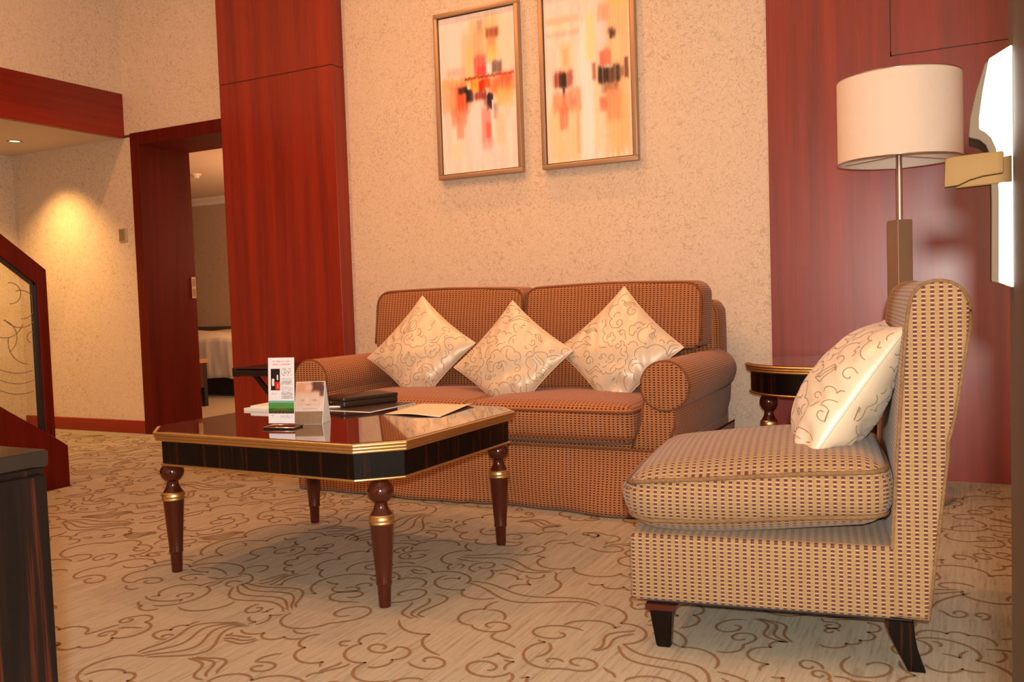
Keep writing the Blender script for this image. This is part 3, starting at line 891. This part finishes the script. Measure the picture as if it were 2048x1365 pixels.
def print_plane(name, w, h, img, mat, parent, M4):
    """grid mesh in local x (right), z (up) coloured from img rows top to bottom"""
    H, Wd, _ = img.shape
    xs = np.linspace(-w/2, w/2, Wd+1); zs = np.linspace(h/2, -h/2, H+1)
    V = [(x, 0, z) for z in zs for x in xs]
    F = [(r*(Wd+1)+c, (r+1)*(Wd+1)+c, (r+1)*(Wd+1)+c+1, r*(Wd+1)+c+1) for r in range(H) for c in range(Wd)]
    me = bpy.data.meshes.new(name); me.from_pydata(V, [], F); me.update()
    ca = me.color_attributes.new('print', 'FLOAT_COLOR', 'CORNER')
    lin = srgb(np.clip(img, 0, 255)).reshape(-1, 3)
    cols = np.ones((len(lin), 4, 4)); cols[:, :, :3] = lin[:, None, :]
    ca.data.foreach_set('color', cols.reshape(-1).astype(np.float32))
    me.materials.append(MAT[mat])
    o = bpy.data.objects.new(name, me); COL.objects.link(o)
    o.parent = parent; o.matrix_local = M4
    return o
def base_img(H, Wd, c, seed):
    img = np.zeros((H, Wd, 3)); img[:] = c
    img += ((vnoise((H, Wd), 24, 5, seed)-0.5)*16)[..., None]+((vnoise((H, Wd), 60, 20, seed+1)-0.5)*8)[..., None]
    return img
CR = (232, 206, 186)
img1 = base_img(190, 110, CR, 3)
P1 = [(0.0, 0.0, 0.42, 0.30, (232, 206, 190), .6, .08), (.42, .03, .80, .30, (222, 178, 112), .65, .07), (.30, .12, .50, .45, (238, 176, 128), .6, .06), (.78, .05, .98, .35, (236, 200, 160), .5, .08),
      (.63, .11, .80, .17, (158, 84, 58), .85, .03), (.66, .16, .75, .26, (206, 120, 82), .6, .04), (.52, .05, .59, .14, (176, 128, 120), .55, .03), (.47, .12, .58, .40, (236, 160, 122), .6, .04), (.66, .22, .76, .33, (240, 196, 104), .7, .04),
      (.46, .27, .62, .41, (228, 100, 84), .8, .04), (.50, .34, .62, .405, (236, 72, 66), .8, .03), (.63, .335, .70, .385, (238, 222, 212), .9, .02), (.70, .32, .83, .40, (118, 88, 78), .9, .03), (.36, .20, .45, .40, (240, 190, 110), .6, .04), (.10, .33, .34, .38, (236, 150, 128), .55, .05),
      (.02, .395, .42, .47, (240, 158, 96), .75, .04), (.33, .402, .98, .418, (140, 62, 34), .85, .012), (.40, .42, .66, .47, (216, 74, 34), .85, .03), (.66, .42, .98, .53, (232, 118, 66), .8, .06), (.14, .45, .40, .62, (214, 86, 48), .85, .06), (.02, .46, .2, .60, (240, 158, 110), .7, .06),
      (.24, .455, .37, .495, (44, 30, 28), .95, .02), (.34, .475, .44, .555, (36, 30, 34), .95, .02), (.43, .415, .54, .50, (238, 164, 64), .9, .02), (.36, .43, .42, .47, (246, 214, 140), .9, .015), (.52, .43, .60, .50, (196, 44, 22), .85, .02), (.60, .42, .67, .48, (224, 92, 42), .85, .02), (.45, .50, .62, .55, (150, 48, 34), .8, .03),
      (.62, .52, .70, .62, (34, 26, 30), .95, .02), (.58, .54, .64, .60, (120, 60, 60), .6, .03), (.74, .50, .96, .60, (242, 178, 92), .7, .06), (.78, .40, .96, .46, (206, 84, 50), .6, .05), (.14, .60, .34, .70, (222, 128, 94), .75, .05), (.20, .68, .30, .78, (234, 146, 116), .7, .03), (.685, .55, .705, .80, (244, 224, 214), .9, .008), (.70, .58, .76, .68, (130, 110, 100), .5, .03),
      (.54, .60, .66, .82, (206, 124, 112), .65, .04), (.60, .70, .66, .80, (222, 84, 60), .7, .03), (.54, .80, .68, .87, (232, 150, 132), .55, .04), (.72, .64, .84, .84, (238, 190, 144), .55, .05), (.36, .58, .54, .96, (230, 210, 200), .7, .06), (.14, .80, .24, .90, (242, 206, 152), .55, .04), (.60, .86, .78, .99, (214, 200, 192), .5, .06)]
paint(img1, P1, 11)
img2 = base_img(190, 110, (236, 206, 182), 5)
P2 = [(.70, 0, 1.0, 1.0, (236, 178, 116), .75, .10), (.80, 0.0, 1.0, .12, (232, 186, 100), .7, .08), (.03, .66, .44, 1.0, (236, 192, 136), .7, .08), (.42, .18, .57, 1.0, (238, 220, 206), .85, .06), (.50, .14, .60, .42, (242, 208, 132), .65, .05), (.58, .45, .66, .95, (238, 200, 140), .5, .05),
      (.02, .13, .42, .17, (240, 176, 136), .6, .03), (.02, .215, .42, .245, (240, 172, 142), .55, .03), (.10, .18, .3, .2, (246, 214, 150), .5, .03), (.64, .10, .77, .20, (214, 152, 120), .65, .04), (.66, .20, .74, .34, (240, 200, 186), .8, .03), (.75, .245, .83, .275, (150, 100, 84), .85, .03), (.77, .26, .84, .31, (92, 66, 58), .9, .02), (.80, .30, .90, .44, (242, 196, 140), .7, .03),
      (.65, .365, .78, .46, (226, 118, 92), .85, .03), (.18, .28, .32, .46, (240, 190, 138), .6, .05), (.22, .32, .28, .42, (214, 160, 96), .5, .03), (.10, .455, .33, .55, (150, 62, 46), .85, .04), (.17, .47, .25, .555, (50, 44, 38), .9, .02), (.63, .465, .88, .565, (66, 44, 34), .95, .03), (.70, .455, .80, .475, (220, 206, 180), .6, .015), (.56, .43, .60, .53, (160, 84, 62), .7, .02), (.93, .43, .975, .55, (132, 84, 60), .85, .02), (.86, .48, .93, .54, (120, 90, 66), .6, .03),
      (.205, .55, .235, .66, (54, 40, 34), .85, .01), (.04, .55, .2, .58, (246, 216, 200), .6, .03), (.08, .58, .32, .70, (236, 142, 100), .75, .05), (.16, .66, .26, .80, (222, 112, 80), .65, .04), (.30, .56, .42, .70, (238, 146, 106), .7, .04), (.30, .62, .36, .66, (240, 120, 100), .5, .03), (.36, .68, .40, .95, (238, 170, 116), .6, .02), (.67, .565, .86, .62, (140, 80, 56), .6, .04), (.64, .64, .73, .72, (206, 96, 66), .75, .03), (.72, .60, .88, .78, (238, 142, 98), .75, .05), (.60, .70, .66, .73, (236, 186, 140), .5, .03)]
paint(img2, P2, 31)
def painting(label, x0, x1, z0, z1, img):
    w, h = x1-x0, z1-z0; cx, cz_ = (x0+x1)/2, (z0+z1)/2
    t = thing('painting', label, 'painting', (cx, WY, cz_), 0, 'pair of abstract canvases over the sofa')
    f = 0.026
    obj('backing', B(-w/2+f, w/2-f, -0.020, -0.001, -h/2+f, h/2-f), 'frame_inner', t)
    for (a, b, c, d) in ((-w/2, w/2, h/2-f, h/2), (-w/2, w/2, -h/2, -h/2+f), (-w/2, -w/2+f, -h/2+f, h/2-f), (w/2-f, w/2, -h/2+f, h/2-f)):
        obj('frame_rail', B(a, b, -0.045, 0.0, c, d, 0.003, 2), 'painted_frame', t, smooth=True)
    print_plane('canvas', w-2*f-0.012, h-2*f-0.012, img, 'canvas_print', t, Matrix.Translation((0, -0.030, 0)))
    obj('canvas_edge', B(-w/2+f+0.006, w/2-f-0.006, -0.0295, -0.019, -h/2+f+0.006, h/2-f-0.006), 'frame_inner', t)
img1 = np.clip(img1*np.array([1.06, 1.14, 1.24]), 0, 255); img2 = np.clip(img2*np.array([1.06, 1.14, 1.24]), 0, 255)
painting('left abstract canvas with a dark red and orange cross shape in bronze frame', -2.893, -2.318, 1.683, 2.680, img1)
painting('right abstract canvas in pale orange with two dark smudges, gilt frame', -2.190, -1.612, 1.680, 2.680, img2)

# ================================================================== STAIR BALUSTRADE
stair = thing('stair_balustrade', 'red wood stair balustrade with etched glass panel at left edge', 'balustrade', (-4.4, 0, 0))
sl = -0.76
def rail_z(y_, z0=1.183, y0=3.094): return z0+sl*(y_-y0)
y_end = 1.2
th = 0.045
yr = 3.094
obj('handrail', prism([(yr, 1.183), (yr-0.06, 1.183-0.075), (y_end, rail_z(y_end)-0.115), (y_end, rail_z(y_end))], -th, 0.0, 'X', 0.002, 1), 'redwood_dark', stair)
obj('newel_post', prism([(yr-0.055, 0.27), (yr, 0.235), (yr, 1.183), (yr-0.055, 1.183-0.062)], -th, 0.0, 'X', 0.002, 1), 'redwood_dark', stair)
obj('glazing_strip', prism([(yr-0.075, 0.30), (yr-0.055, 0.30), (yr-0.055, 1.115), (yr-0.075, 1.125)], -th+0.008, -0.008, 'X'), 'rubber_black', stair)
obj('glazing_strip', prism([(yr-0.066, 1.118), (yr-0.066, 1.098), (y_end, rail_z(y_end)-0.137), (y_end, rail_z(y_end)-0.115)], -th+0.008, -0.008, 'X'), 'rubber_black', stair)
obj('stringer', prism([(3.155, 0.0), (3.155, 0.225), (3.11, 0.26), (y_end, 0.26+0.70*(3.11-y_end)), (y_end, 0.0)], -th-0.02, 0.012, 'X', 0.002, 1), 'redwood_dark', stair)
gp = obj('glass_panel', prism([(yr-0.07, 0.28), (yr-0.07, 1.12), (y_end, rail_z(y_end)-0.12), (y_end, 0.25+0.70*(3.11-y_end))], -0.026, -0.018, 'X'), 'glass', stair)
# etched cloud lines on the glass
etch = []
def arc(cy_, cz_, r, a0, a1, n=14): return [(cy_+r*math.cos(math.radians(a0+(a1-a0)*k/n)), cz_+r*math.sin(math.radians(a0+(a1-a0)*k/n))) for k in range(n+1)]
etch.append(arc(2.90, 1.06, 0.055, -100, 100)); etch.append(arc(2.955, 1.00, 0.075, -95, 110)); etch.append(arc(2.86, 0.93, 0.10, -20, -110))
etch.append(arc(2.945, 0.985, 0.105, 215, 320)); etch.append(arc(2.83, 0.835, 0.09, -60, 75)); etch.append(arc(2.985, 0.80, 0.115, 165, 262)); etch.append(arc(3.005, 0.825, 0.03, 80, 250))
for k in range(3): etch.append([(2.72+0.30*t/12, 0.74-0.055*k-0.28*(t/12)+0.20*(t/12)**2) for t in range(13)])
for k, e in enumerate(etch):
    if all(q[0] < yr-0.076 for q in e): pass
    e2 = [q for q in e if q[0] < yr-0.078]
    if len(e2) > 2: obj('etched_line', tube([(-0.0165, q[0], q[1]) for q in e2], 0.0022, 5), 'etch', gp)
steps = thing('staircase', 'low carpeted stair steps hidden behind the balustrade', 'stairs', (-4.98, 3.12, 0))
for k in range(6):
    obj('step', B(-0.50, 0.50, -0.26*(k+1)-0.02, -0.26*k, 0.0 if k == 0 else 0.17*k-0.06, 0.17*(k+1)-0.03), 'carpet', steps)

# ================================================================== CABINET in the left foreground
cab = thing('sideboard', 'dark striped ebony sideboard cut off at the lower left corner', 'sideboard', (-1.115, 0.765, 0))
obj('side_panel', B(-0.60, 0.0, -1.10, 0.0, 0.06, 0.744, 0.002, 1), 'macassar', cab)
obj('worktop', B(-0.605, 0.004, -1.105, 0.004, 0.744, 0.766, 0.002, 1), 'ebony_gloss', cab)
obj('plinth', B(-0.57, -0.02, -1.06, -0.02, 0.0, 0.06), 'dark_wood', cab)
for k in range(2):
    d = obj('door', B(0.0, 0.014, -1.09+0.545*k, -0.552+0.545*k, 0.08, 0.735, 0.002, 1), 'macassar', cab)
    obj('handle', tube([(0.028, -0.57+0.09*k, 0.40), (0.028, -0.57+0.09*k, 0.50)], 0.005, 8), 'gold', d)

# ================================================================== WALL FITTING near the camera
def wfp(x, z): return (x-0.0335, z)
YO = 0.90-0.985
prof = [(0.0335, 1.1545), (0.0322, 1.1545), (0.0155, 1.1452), (0.0105, 1.118), (0.0075, 1.095), (0.0075, 1.0850), (0.0120, 1.0820), (0.0168, 1.0765), (0.0205, 1.067), (0.0218, 1.056), (0.0225, 1.02), (0.0218, 0.9490), (0.0335, 0.9440)]
hous = obj('lock_housing', prism([wfp(*p) for p in prof], YO-0.004, YO+0.055, 'Y', 0.0008, 1), 'fitting_white', door2)
hous['label'] = 'white lock housing with curved outline'
obj('edge_band', prism([wfp(x, z) for x, z in [(0.0335, 1.1525), (0.0315, 1.1525), (0.0125, 1.1425), (0.0052, 1.118), (0.0003, 1.095), (-0.0008, 1.079), (0.0075, 1.0760), (0.0125, 1.071), (0.0155, 1.063), (0.0162, 1.056), (0.0168, 1.02), (0.0162, 0.9500), (0.0325, 0.945), (0.0335, 0.945)]], YO-0.0015, YO+0.060, 'Y', 0.0006, 1), 'fitting_edge', hous)
armp = [(-0.0195, 1.060), (-0.014, 1.0615), (0.010, 1.0625), (0.026, 1.0625), (0.026, 1.044), (0.010, 1.0425), (0.000, 1.0400), (-0.009, 1.0360), (-0.0205, 1.0350)]
lev = obj('lever_handle', prism([wfp(*p) for p in armp], YO-0.016, YO-0.0045, 'Y', 0.0012, 2), 'brass_dull', door2, smooth=True)
lev['label'] = 'brass lever handle'
obj('handle_neck', prism([wfp(*p) for p in [(-0.012, 1.0345), (0.022, 1.036), (0.033, 1.036), (0.033, 1.060), (0.012, 1.058)]], YO-0.0045, YO+0.010, 'Y', 0.001, 1), 'brass_dull', lev, smooth=True)

# ================================================================== THINGS ON THE COFFEE TABLE
# tall menu card in an upright holder
import_rng = np.random.RandomState(4)
def text_rows(img, u0, u1, v0, v1, rows, c, dens=0.7, seed=0):
    H, Wd, _ = img.shape; r = np.random.RandomState(seed)
    for k in range(rows):
        va = int((v0+(v1-v0)*k/rows)*H); vb = max(va+1, int((v0+(v1-v0)*(k+0.5)/rows)*H))
        x = int(u0*Wd); e = int((u1-(r.rand()*0.25*(u1-u0) if r.rand() < .3 else 0))*Wd)
        while x < e:
            n = r.randint(1, 4)
            if r.rand() < dens: img[va:vb, x:min(e, x+n)] = img[va:vb, x:min(e, x+n)]*0.25+np.array(c)*0.75
            x += n
card = np.zeros((200, 72, 3)); card[:] = (226, 226, 232)
text_rows(card, .18, .85, .045, .075, 1, (214, 120, 150), .8, 1); text_rows(card, .16, .90, .09, .12, 1, (214, 120, 150), .8, 2)
card[int(.165*200):int(.50*200), int(.10*72):int(.47*72)] = (28, 18, 22)
card[int(.32*200):int(.43*200), int(.15*72):int(.24*72)] = (236, 214, 220)
card[int(.26*200):int(.34*200), int(.34*72):int(.39*72)] = (228, 216, 220)
card[int(.37*200):int(.49*200), int(.28*72):int(.46*72)] = (196, 40, 30)
card[int(.40*200):int(.47*200), int(.35*72):int(.40*72)] = (238, 130, 90)
text_rows(card, .52, .92, .16, .29, 6, (120, 122, 130), .6, 3); text_rows(card, .50, .95, .31, .42, 7, (120, 122, 130), .8, 4); text_rows(card, .52, .96, .44, .64, 13, (130, 132, 140), .85, 5)
text_rows(card, .12, .46, .54, .58, 2, (220, 120, 130), .6, 6)
for r0, r1, c in ((.66, .69, (120, 176, 160)), (.69, .715, (70, 140, 110)), (.715, .78, (70, 140, 50)), (.78, .82, (30, 90, 40)), (.82, .86, (52, 48, 34))):
    card[int(r0*200):int(r1*200)] = c
for k in range(14):
    u = 36+(k-7)*1.0
    for q in range(int(.76*200), int(.86*200)):
        x = int(36+(k-7)*(1+(q-152)*0.28))
        if 0 <= x < 72 and k % 2: card[q, x] = (150, 110, 50)
text_rows(card, .10, .22, .88, .92, 2, (140, 150, 140), .7, 8); text_rows(card, .48, .94, .885, .94, 4, (150, 150, 160), .8, 9)
card += np.random.RandomState(2).rand(200, 72, 1)*6
men = thing('menu_holder', 'tall white menu card with wine photo in a clear upright stand', 'menu stand', (-2.118, 2.335, TZ), math.radians(12))
obj('card', B(-0.050, 0.050, 0.001, 0.003, 0.018, 0.245), 'white_card', men, rot=(math.radians(-4), 0, 0))
print_plane('printed_face', 0.098, 0.223, card, 'card_print', men, Matrix.Rotation(math.radians(-4), 4, 'X') @ Matrix.Translation((0, 0.0002, 0.132)))
bs = obj('base', B(-0.060, 0.056, -0.020, 0.050, 0.0, 0.006, 0.002, 2), 'black_plastic', men)
obj('chrome_edge', tube([(x, y, 0.006) for x, y in ((-0.060, -0.020), (0.056, -0.020), (0.056, 0.050), (-0.060, 0.050))], 0.0022, 6, True), 'steel', bs, smooth='all')

# folded tent card with the resting face picture
spa = base_img(110, 70, (226, 208, 196), 8)
paint(spa, [(0, 0, 1, .30, (228, 176, 146), .8, .1), (.05, .02, .5, .24, (214, 160, 124), .6, .1), (.10, .28, .95, .58, (226, 200, 184), .85, .12), (.55, -.05, .98, .22, (84, 50, 46), .95, .08), (.85, .1, 1.02, .34, (92, 60, 56), .8, .06), (.35, .08, .6, .2, (240, 196, 176), .7, .06), (.38, .34, .48, .50, (240, 214, 200), .8, .06), (.2, .42, .32, .45, (170, 130, 116), .5, .03), (.60, .42, .78, .45, (170, 130, 116), .5, .03), (.4, .53, .56, .55, (196, 120, 112), .5, .02), (.0, .58, 1, .70, (226, 214, 208), .9, .03)], 51)
text_rows(spa, .3, .9, .635, .665, 1, (170, 150, 150), .6, 12)
spa[int(.70*110):] = (152, 126, 98); spa[int(.70*110):] += ((vnoise((110-int(.70*110), 70), 20, 8, 3)-.5)*10)[..., None]
spa = spa*0.9
tent = thing('tent_card', 'white triangular tent card with a resting face picture on front', 'tent card', (-2.108, 2.485, TZ), math.radians(20))
tw, tht, td = 0.054, 0.148, 0.046
obj('card_body', prism([(-td, 0.0), (td, 0.0), (0.006, tht), (0.0, tht)], -tw, tw, 'X', 0.001, 1), 'white_card', tent)
tilt = math.atan2(td, tht)
print_plane('printed_face', 2*tw-0.002, math.hypot(td, tht)-0.002, spa, 'card_print', tent, Matrix.Translation((0, -td/2-0.0012, tht/2)) @ Matrix.Rotation(-tilt, 4, 'X'))

# booklets, pen, mat, box, sheet
for k, (w, d, dx, dy, lab) in enumerate([(0.21, 0.15, 0, 0, 'lower white booklet of the small pile behind the menu stand'), (0.19, 0.14, 0.018, 0.006, 'upper white booklet of the small pile behind the menu stand')]):
    t = thing('booklet', lab, 'booklet', (-2.54+dx, 2.775+dy, TZ+0.0105*k), math.radians(-2+5*k), 'white booklets')
    obj('pages', B(-w/2+0.001, w/2-0.002, -d/2+0.001, d/2-0.001, 0.0012, 0.0088), 'paper', t)
    for z0 in (0.0, 0.0088): obj('cover', B(-w/2, w/2, -d/2, d/2, z0, z0+0.0012, 0.0003, 1), 'white_card', t)
    obj('spine', B(-w/2, w/2, -d/2-0.001, -d/2, 0.0, 0.010), 'white_card', t)
pen = thing('pen', 'white pen lying between the tent card and the leather box', 'pen', (-2.33, 2.83, TZ+0.006), math.radians(28))
obj('barrel', tube([(-0.065, 0, 0), (0.045, 0, 0), (0.060, 0, 0), (0.068, 0, 0)], 0.005, 10, taper=[0.0045, 0.005, 0.004, 0.001]), 'white_card', pen, smooth=True)
obj('clip', B(-0.06, -0.02, -0.001, 0.001, 0.005, 0.0065), 'steel', pen)
matt = thing('desk_mat', 'thin dark mat with pale edge under the brown leather box', 'mat', (-2.215, 2.955, TZ), math.radians(-2))
obj('backing', B(-0.155, 0.155, -0.175, 0.125, 0.0, 0.002), 'white_card', matt)
obj('surface', B(-0.152, 0.152, -0.171, 0.122, 0.002, 0.0035), 'leather', matt)
bx_ = thing('leather_box', 'dark brown leather box lying on the coffee table mat', 'box', (-2.265, 2.99, TZ+0.0035), math.radians(-24))
obj('body', softbox(0.076, 0.128, 0.013, 0.006, 8), 'leather', bx_, loc=(0, 0, 0.013), smooth='all')
obj('lid', softbox(0.078, 0.130, 0.0085, 0.006, 8), 'leather', bx_, loc=(0, 0, 0.0325), smooth='all')
obj('stud', lathe([(0, 0), (0.004, 0), (0.003, 0.003), (0, 0.004)], 10), 'steel', bx_, loc=(-0.03, -0.127, 0.015), rot=(PI/2, 0, 0))
def sheet():
    n = 12; V = []; F = []
    c = [(-1.972, 2.735), (-1.712, 2.712), (-1.772, 3.075), (-2.015, 3.068)]
    for i in range(n+1):
        for j in range(n+1):
            s, t = i/n, j/n
            x = (c[0][0]*(1-s)+c[1][0]*s)*(1-t)+(c[3][0]*(1-s)+c[2][0]*s)*t
            y_ = (c[0][1]*(1-s)+c[1][1]*s)*(1-t)+(c[3][1]*(1-s)+c[2][1]*s)*t
            lift = 0.006*math.exp(-((s-0.5)/0.35)**2)*(1-t)**2+0.010*(max(0, s-0.75)/0.25)**2*t
            V.append((x+1.9, y_-2.9, 0.0008+lift))
    for i in range(n):
        for j in range(n):
            k = i*(n+1)+j; F.append((k, k+n+1, k+n+2, k+1))
    o = obj('paper_sheet', (V, F), 'paper', loc=(-1.9, 2.9, TZ), smooth='all')
    m = o.modifiers.new('thickness', 'SOLIDIFY'); m.thickness = 0.0006; m.offset = 1
    tag(o, 'cream paper sheet lying near the right end of the coffee table', 'paper')
sheet()

# ================================================================== LUGGAGE RACK by the pier
lr = thing('luggage_rack', 'black folding luggage rack standing left of the sofa', 'luggage rack', (-3.72, 4.30, 0))
for sx in (-1, 1): obj('rail', B(sx*0.36-0.02, sx*0.36+0.02, -0.20, 0.24, 0.515, 0.565, 0.004, 2), 'dark_wood', lr)
for yy in (-0.19, 0.23): obj('cross_rail', B(-0.36, 0.36, yy-0.012, yy+0.012, 0.52, 0.555, 0.003, 1), 'dark_wood', lr)
for k in range(4): obj('strap', B(-0.385, 0.385, -0.195+0.107*k, -0.095+0.107*k, 0.562, 0.570, 0.002, 1), 'rubber_black', lr)
for yy in (-0.14, 0.18):
    for sx in (-1, 1):
        a = Vector((-sx*0.27, 0, 0.0)); b = Vector((sx*0.27, 0, 0.545)); d = (b-a).normalized(); p = Vector((d.z, 0, -d.x))*0.030
        pts = [((a+p).x, 0.0), ((a-p).x, 0.0), ((b-p).x, 0.545), ((b+p).x, 0.545)]
        obj('leg', prism(pts, yy-0.010+0.022*(sx > 0), yy+0.010+0.022*(sx > 0), 'Y', 0.002, 1), 'dark_wood', lr)

# ================================================================== SMALL WALL THINGS
sw = thing('light_switch', 'small brownish light switch plate left of the doorway', 'switch', (-5.772, WY, 1.53))
obj('plate', B(-0.045, 0.045, -0.008, 0.0, -0.052, 0.052, 0.003, 2), 'switch_light', sw)
obj('rocker', B(-0.036, 0.024, -0.011, -0.008, -0.042, 0.042, 0.002, 1), 'switch_plastic', sw)
sd = thing('smoke_detector', 'round smoke detector on the bedroom ceiling seen through the doorway', 'smoke detector', (-6.86, 6.50, 2.285))
obj('base', lathe([(0, 0), (0.055, 0), (0.055, -0.012), (0, -0.012)], 24), 'linen', sd, smooth=True)
obj('sensor', lathe([(0, -0.012), (0.038, -0.012), (0.034, -0.036), (0.02, -0.042), (0, -0.042)], 24), 'plaster', sd, smooth=True)

# ================================================================== BEDROOM FURNITURE
bed = thing('bed', 'white made bed with dark base in the room beyond the doorway', 'bed', (-7.3, 7.40, 0))
obj('base', B(-1.05, 0.80, -0.42, 0.50, 0.03, 0.24, 0.01, 2), 'dark_wood', bed)
obj('mattress', softbox(0.94, 0.48, 0.13, 0.06, 10), 'linen', bed, loc=(-0.12, 0.03, 0.37), smooth='all')
def duvet():
    n, m = 60, 20; V = []; F = []; prof = []
    for j in range(m+1):
        t = j/m
        if t < 0.45: prof.append((-0.515-0.012*math.sin(PI*t/0.45), 0.20+0.42*t/0.45))
        else:
            q = (t-0.45)/0.55; prof.append((-0.515+0.98*q, 0.62+0.06*math.sin(min(1, q*2.2)*PI/2)))
    for i in range(n+1):
        x = -1.09+1.92*i/n
        for y_, z in prof:
            wv = 0.022*math.sin(x*19)+0.014*math.sin(x*43+z*9)
            k = max(0.0, 1-(z-0.2)/0.5)
            V.append((x, y_-abs(wv)*k, z+0.010*math.sin(x*9+y_*14)))
    for i in range(n):
        for j in range(m):
            k = i*(m+1)+j; F.append((k, k+m+1, k+m+2, k+1))
    o = obj('duvet', (V, F), 'linen', bed, smooth='all')
    md = o.modifiers.new('thickness', 'SOLIDIFY'); md.thickness = 0.02
duvet()
obj('headboard', B(-1.3, 0.9, 0.54, 0.59, 0.2, 0.72, 0.01, 2), 'headboard_cloth', bed)
bn = thing('bench', 'dark bench with tan top in front of the bed beyond the doorway', 'bench', (-6.98, 6.10, 0))
obj('bench_top', B(-0.42, 0.42, -0.14, 0.16, 0.42, 0.46, 0.004, 2), 'tan_wood', bn)
obj('bench_rail', B(-0.40, 0.40, -0.12, 0.14, 0.18, 0.42, 0.003, 1), 'leg_wood', bn)
for sx in (-1, 1):
    for yy in (-0.12, 0.13): obj('leg', B(sx*0.38-0.025, sx*0.38+0.025, yy-0.02, yy+0.02, 0.0, 0.42, 0.002, 1), 'dark_wood', bn)
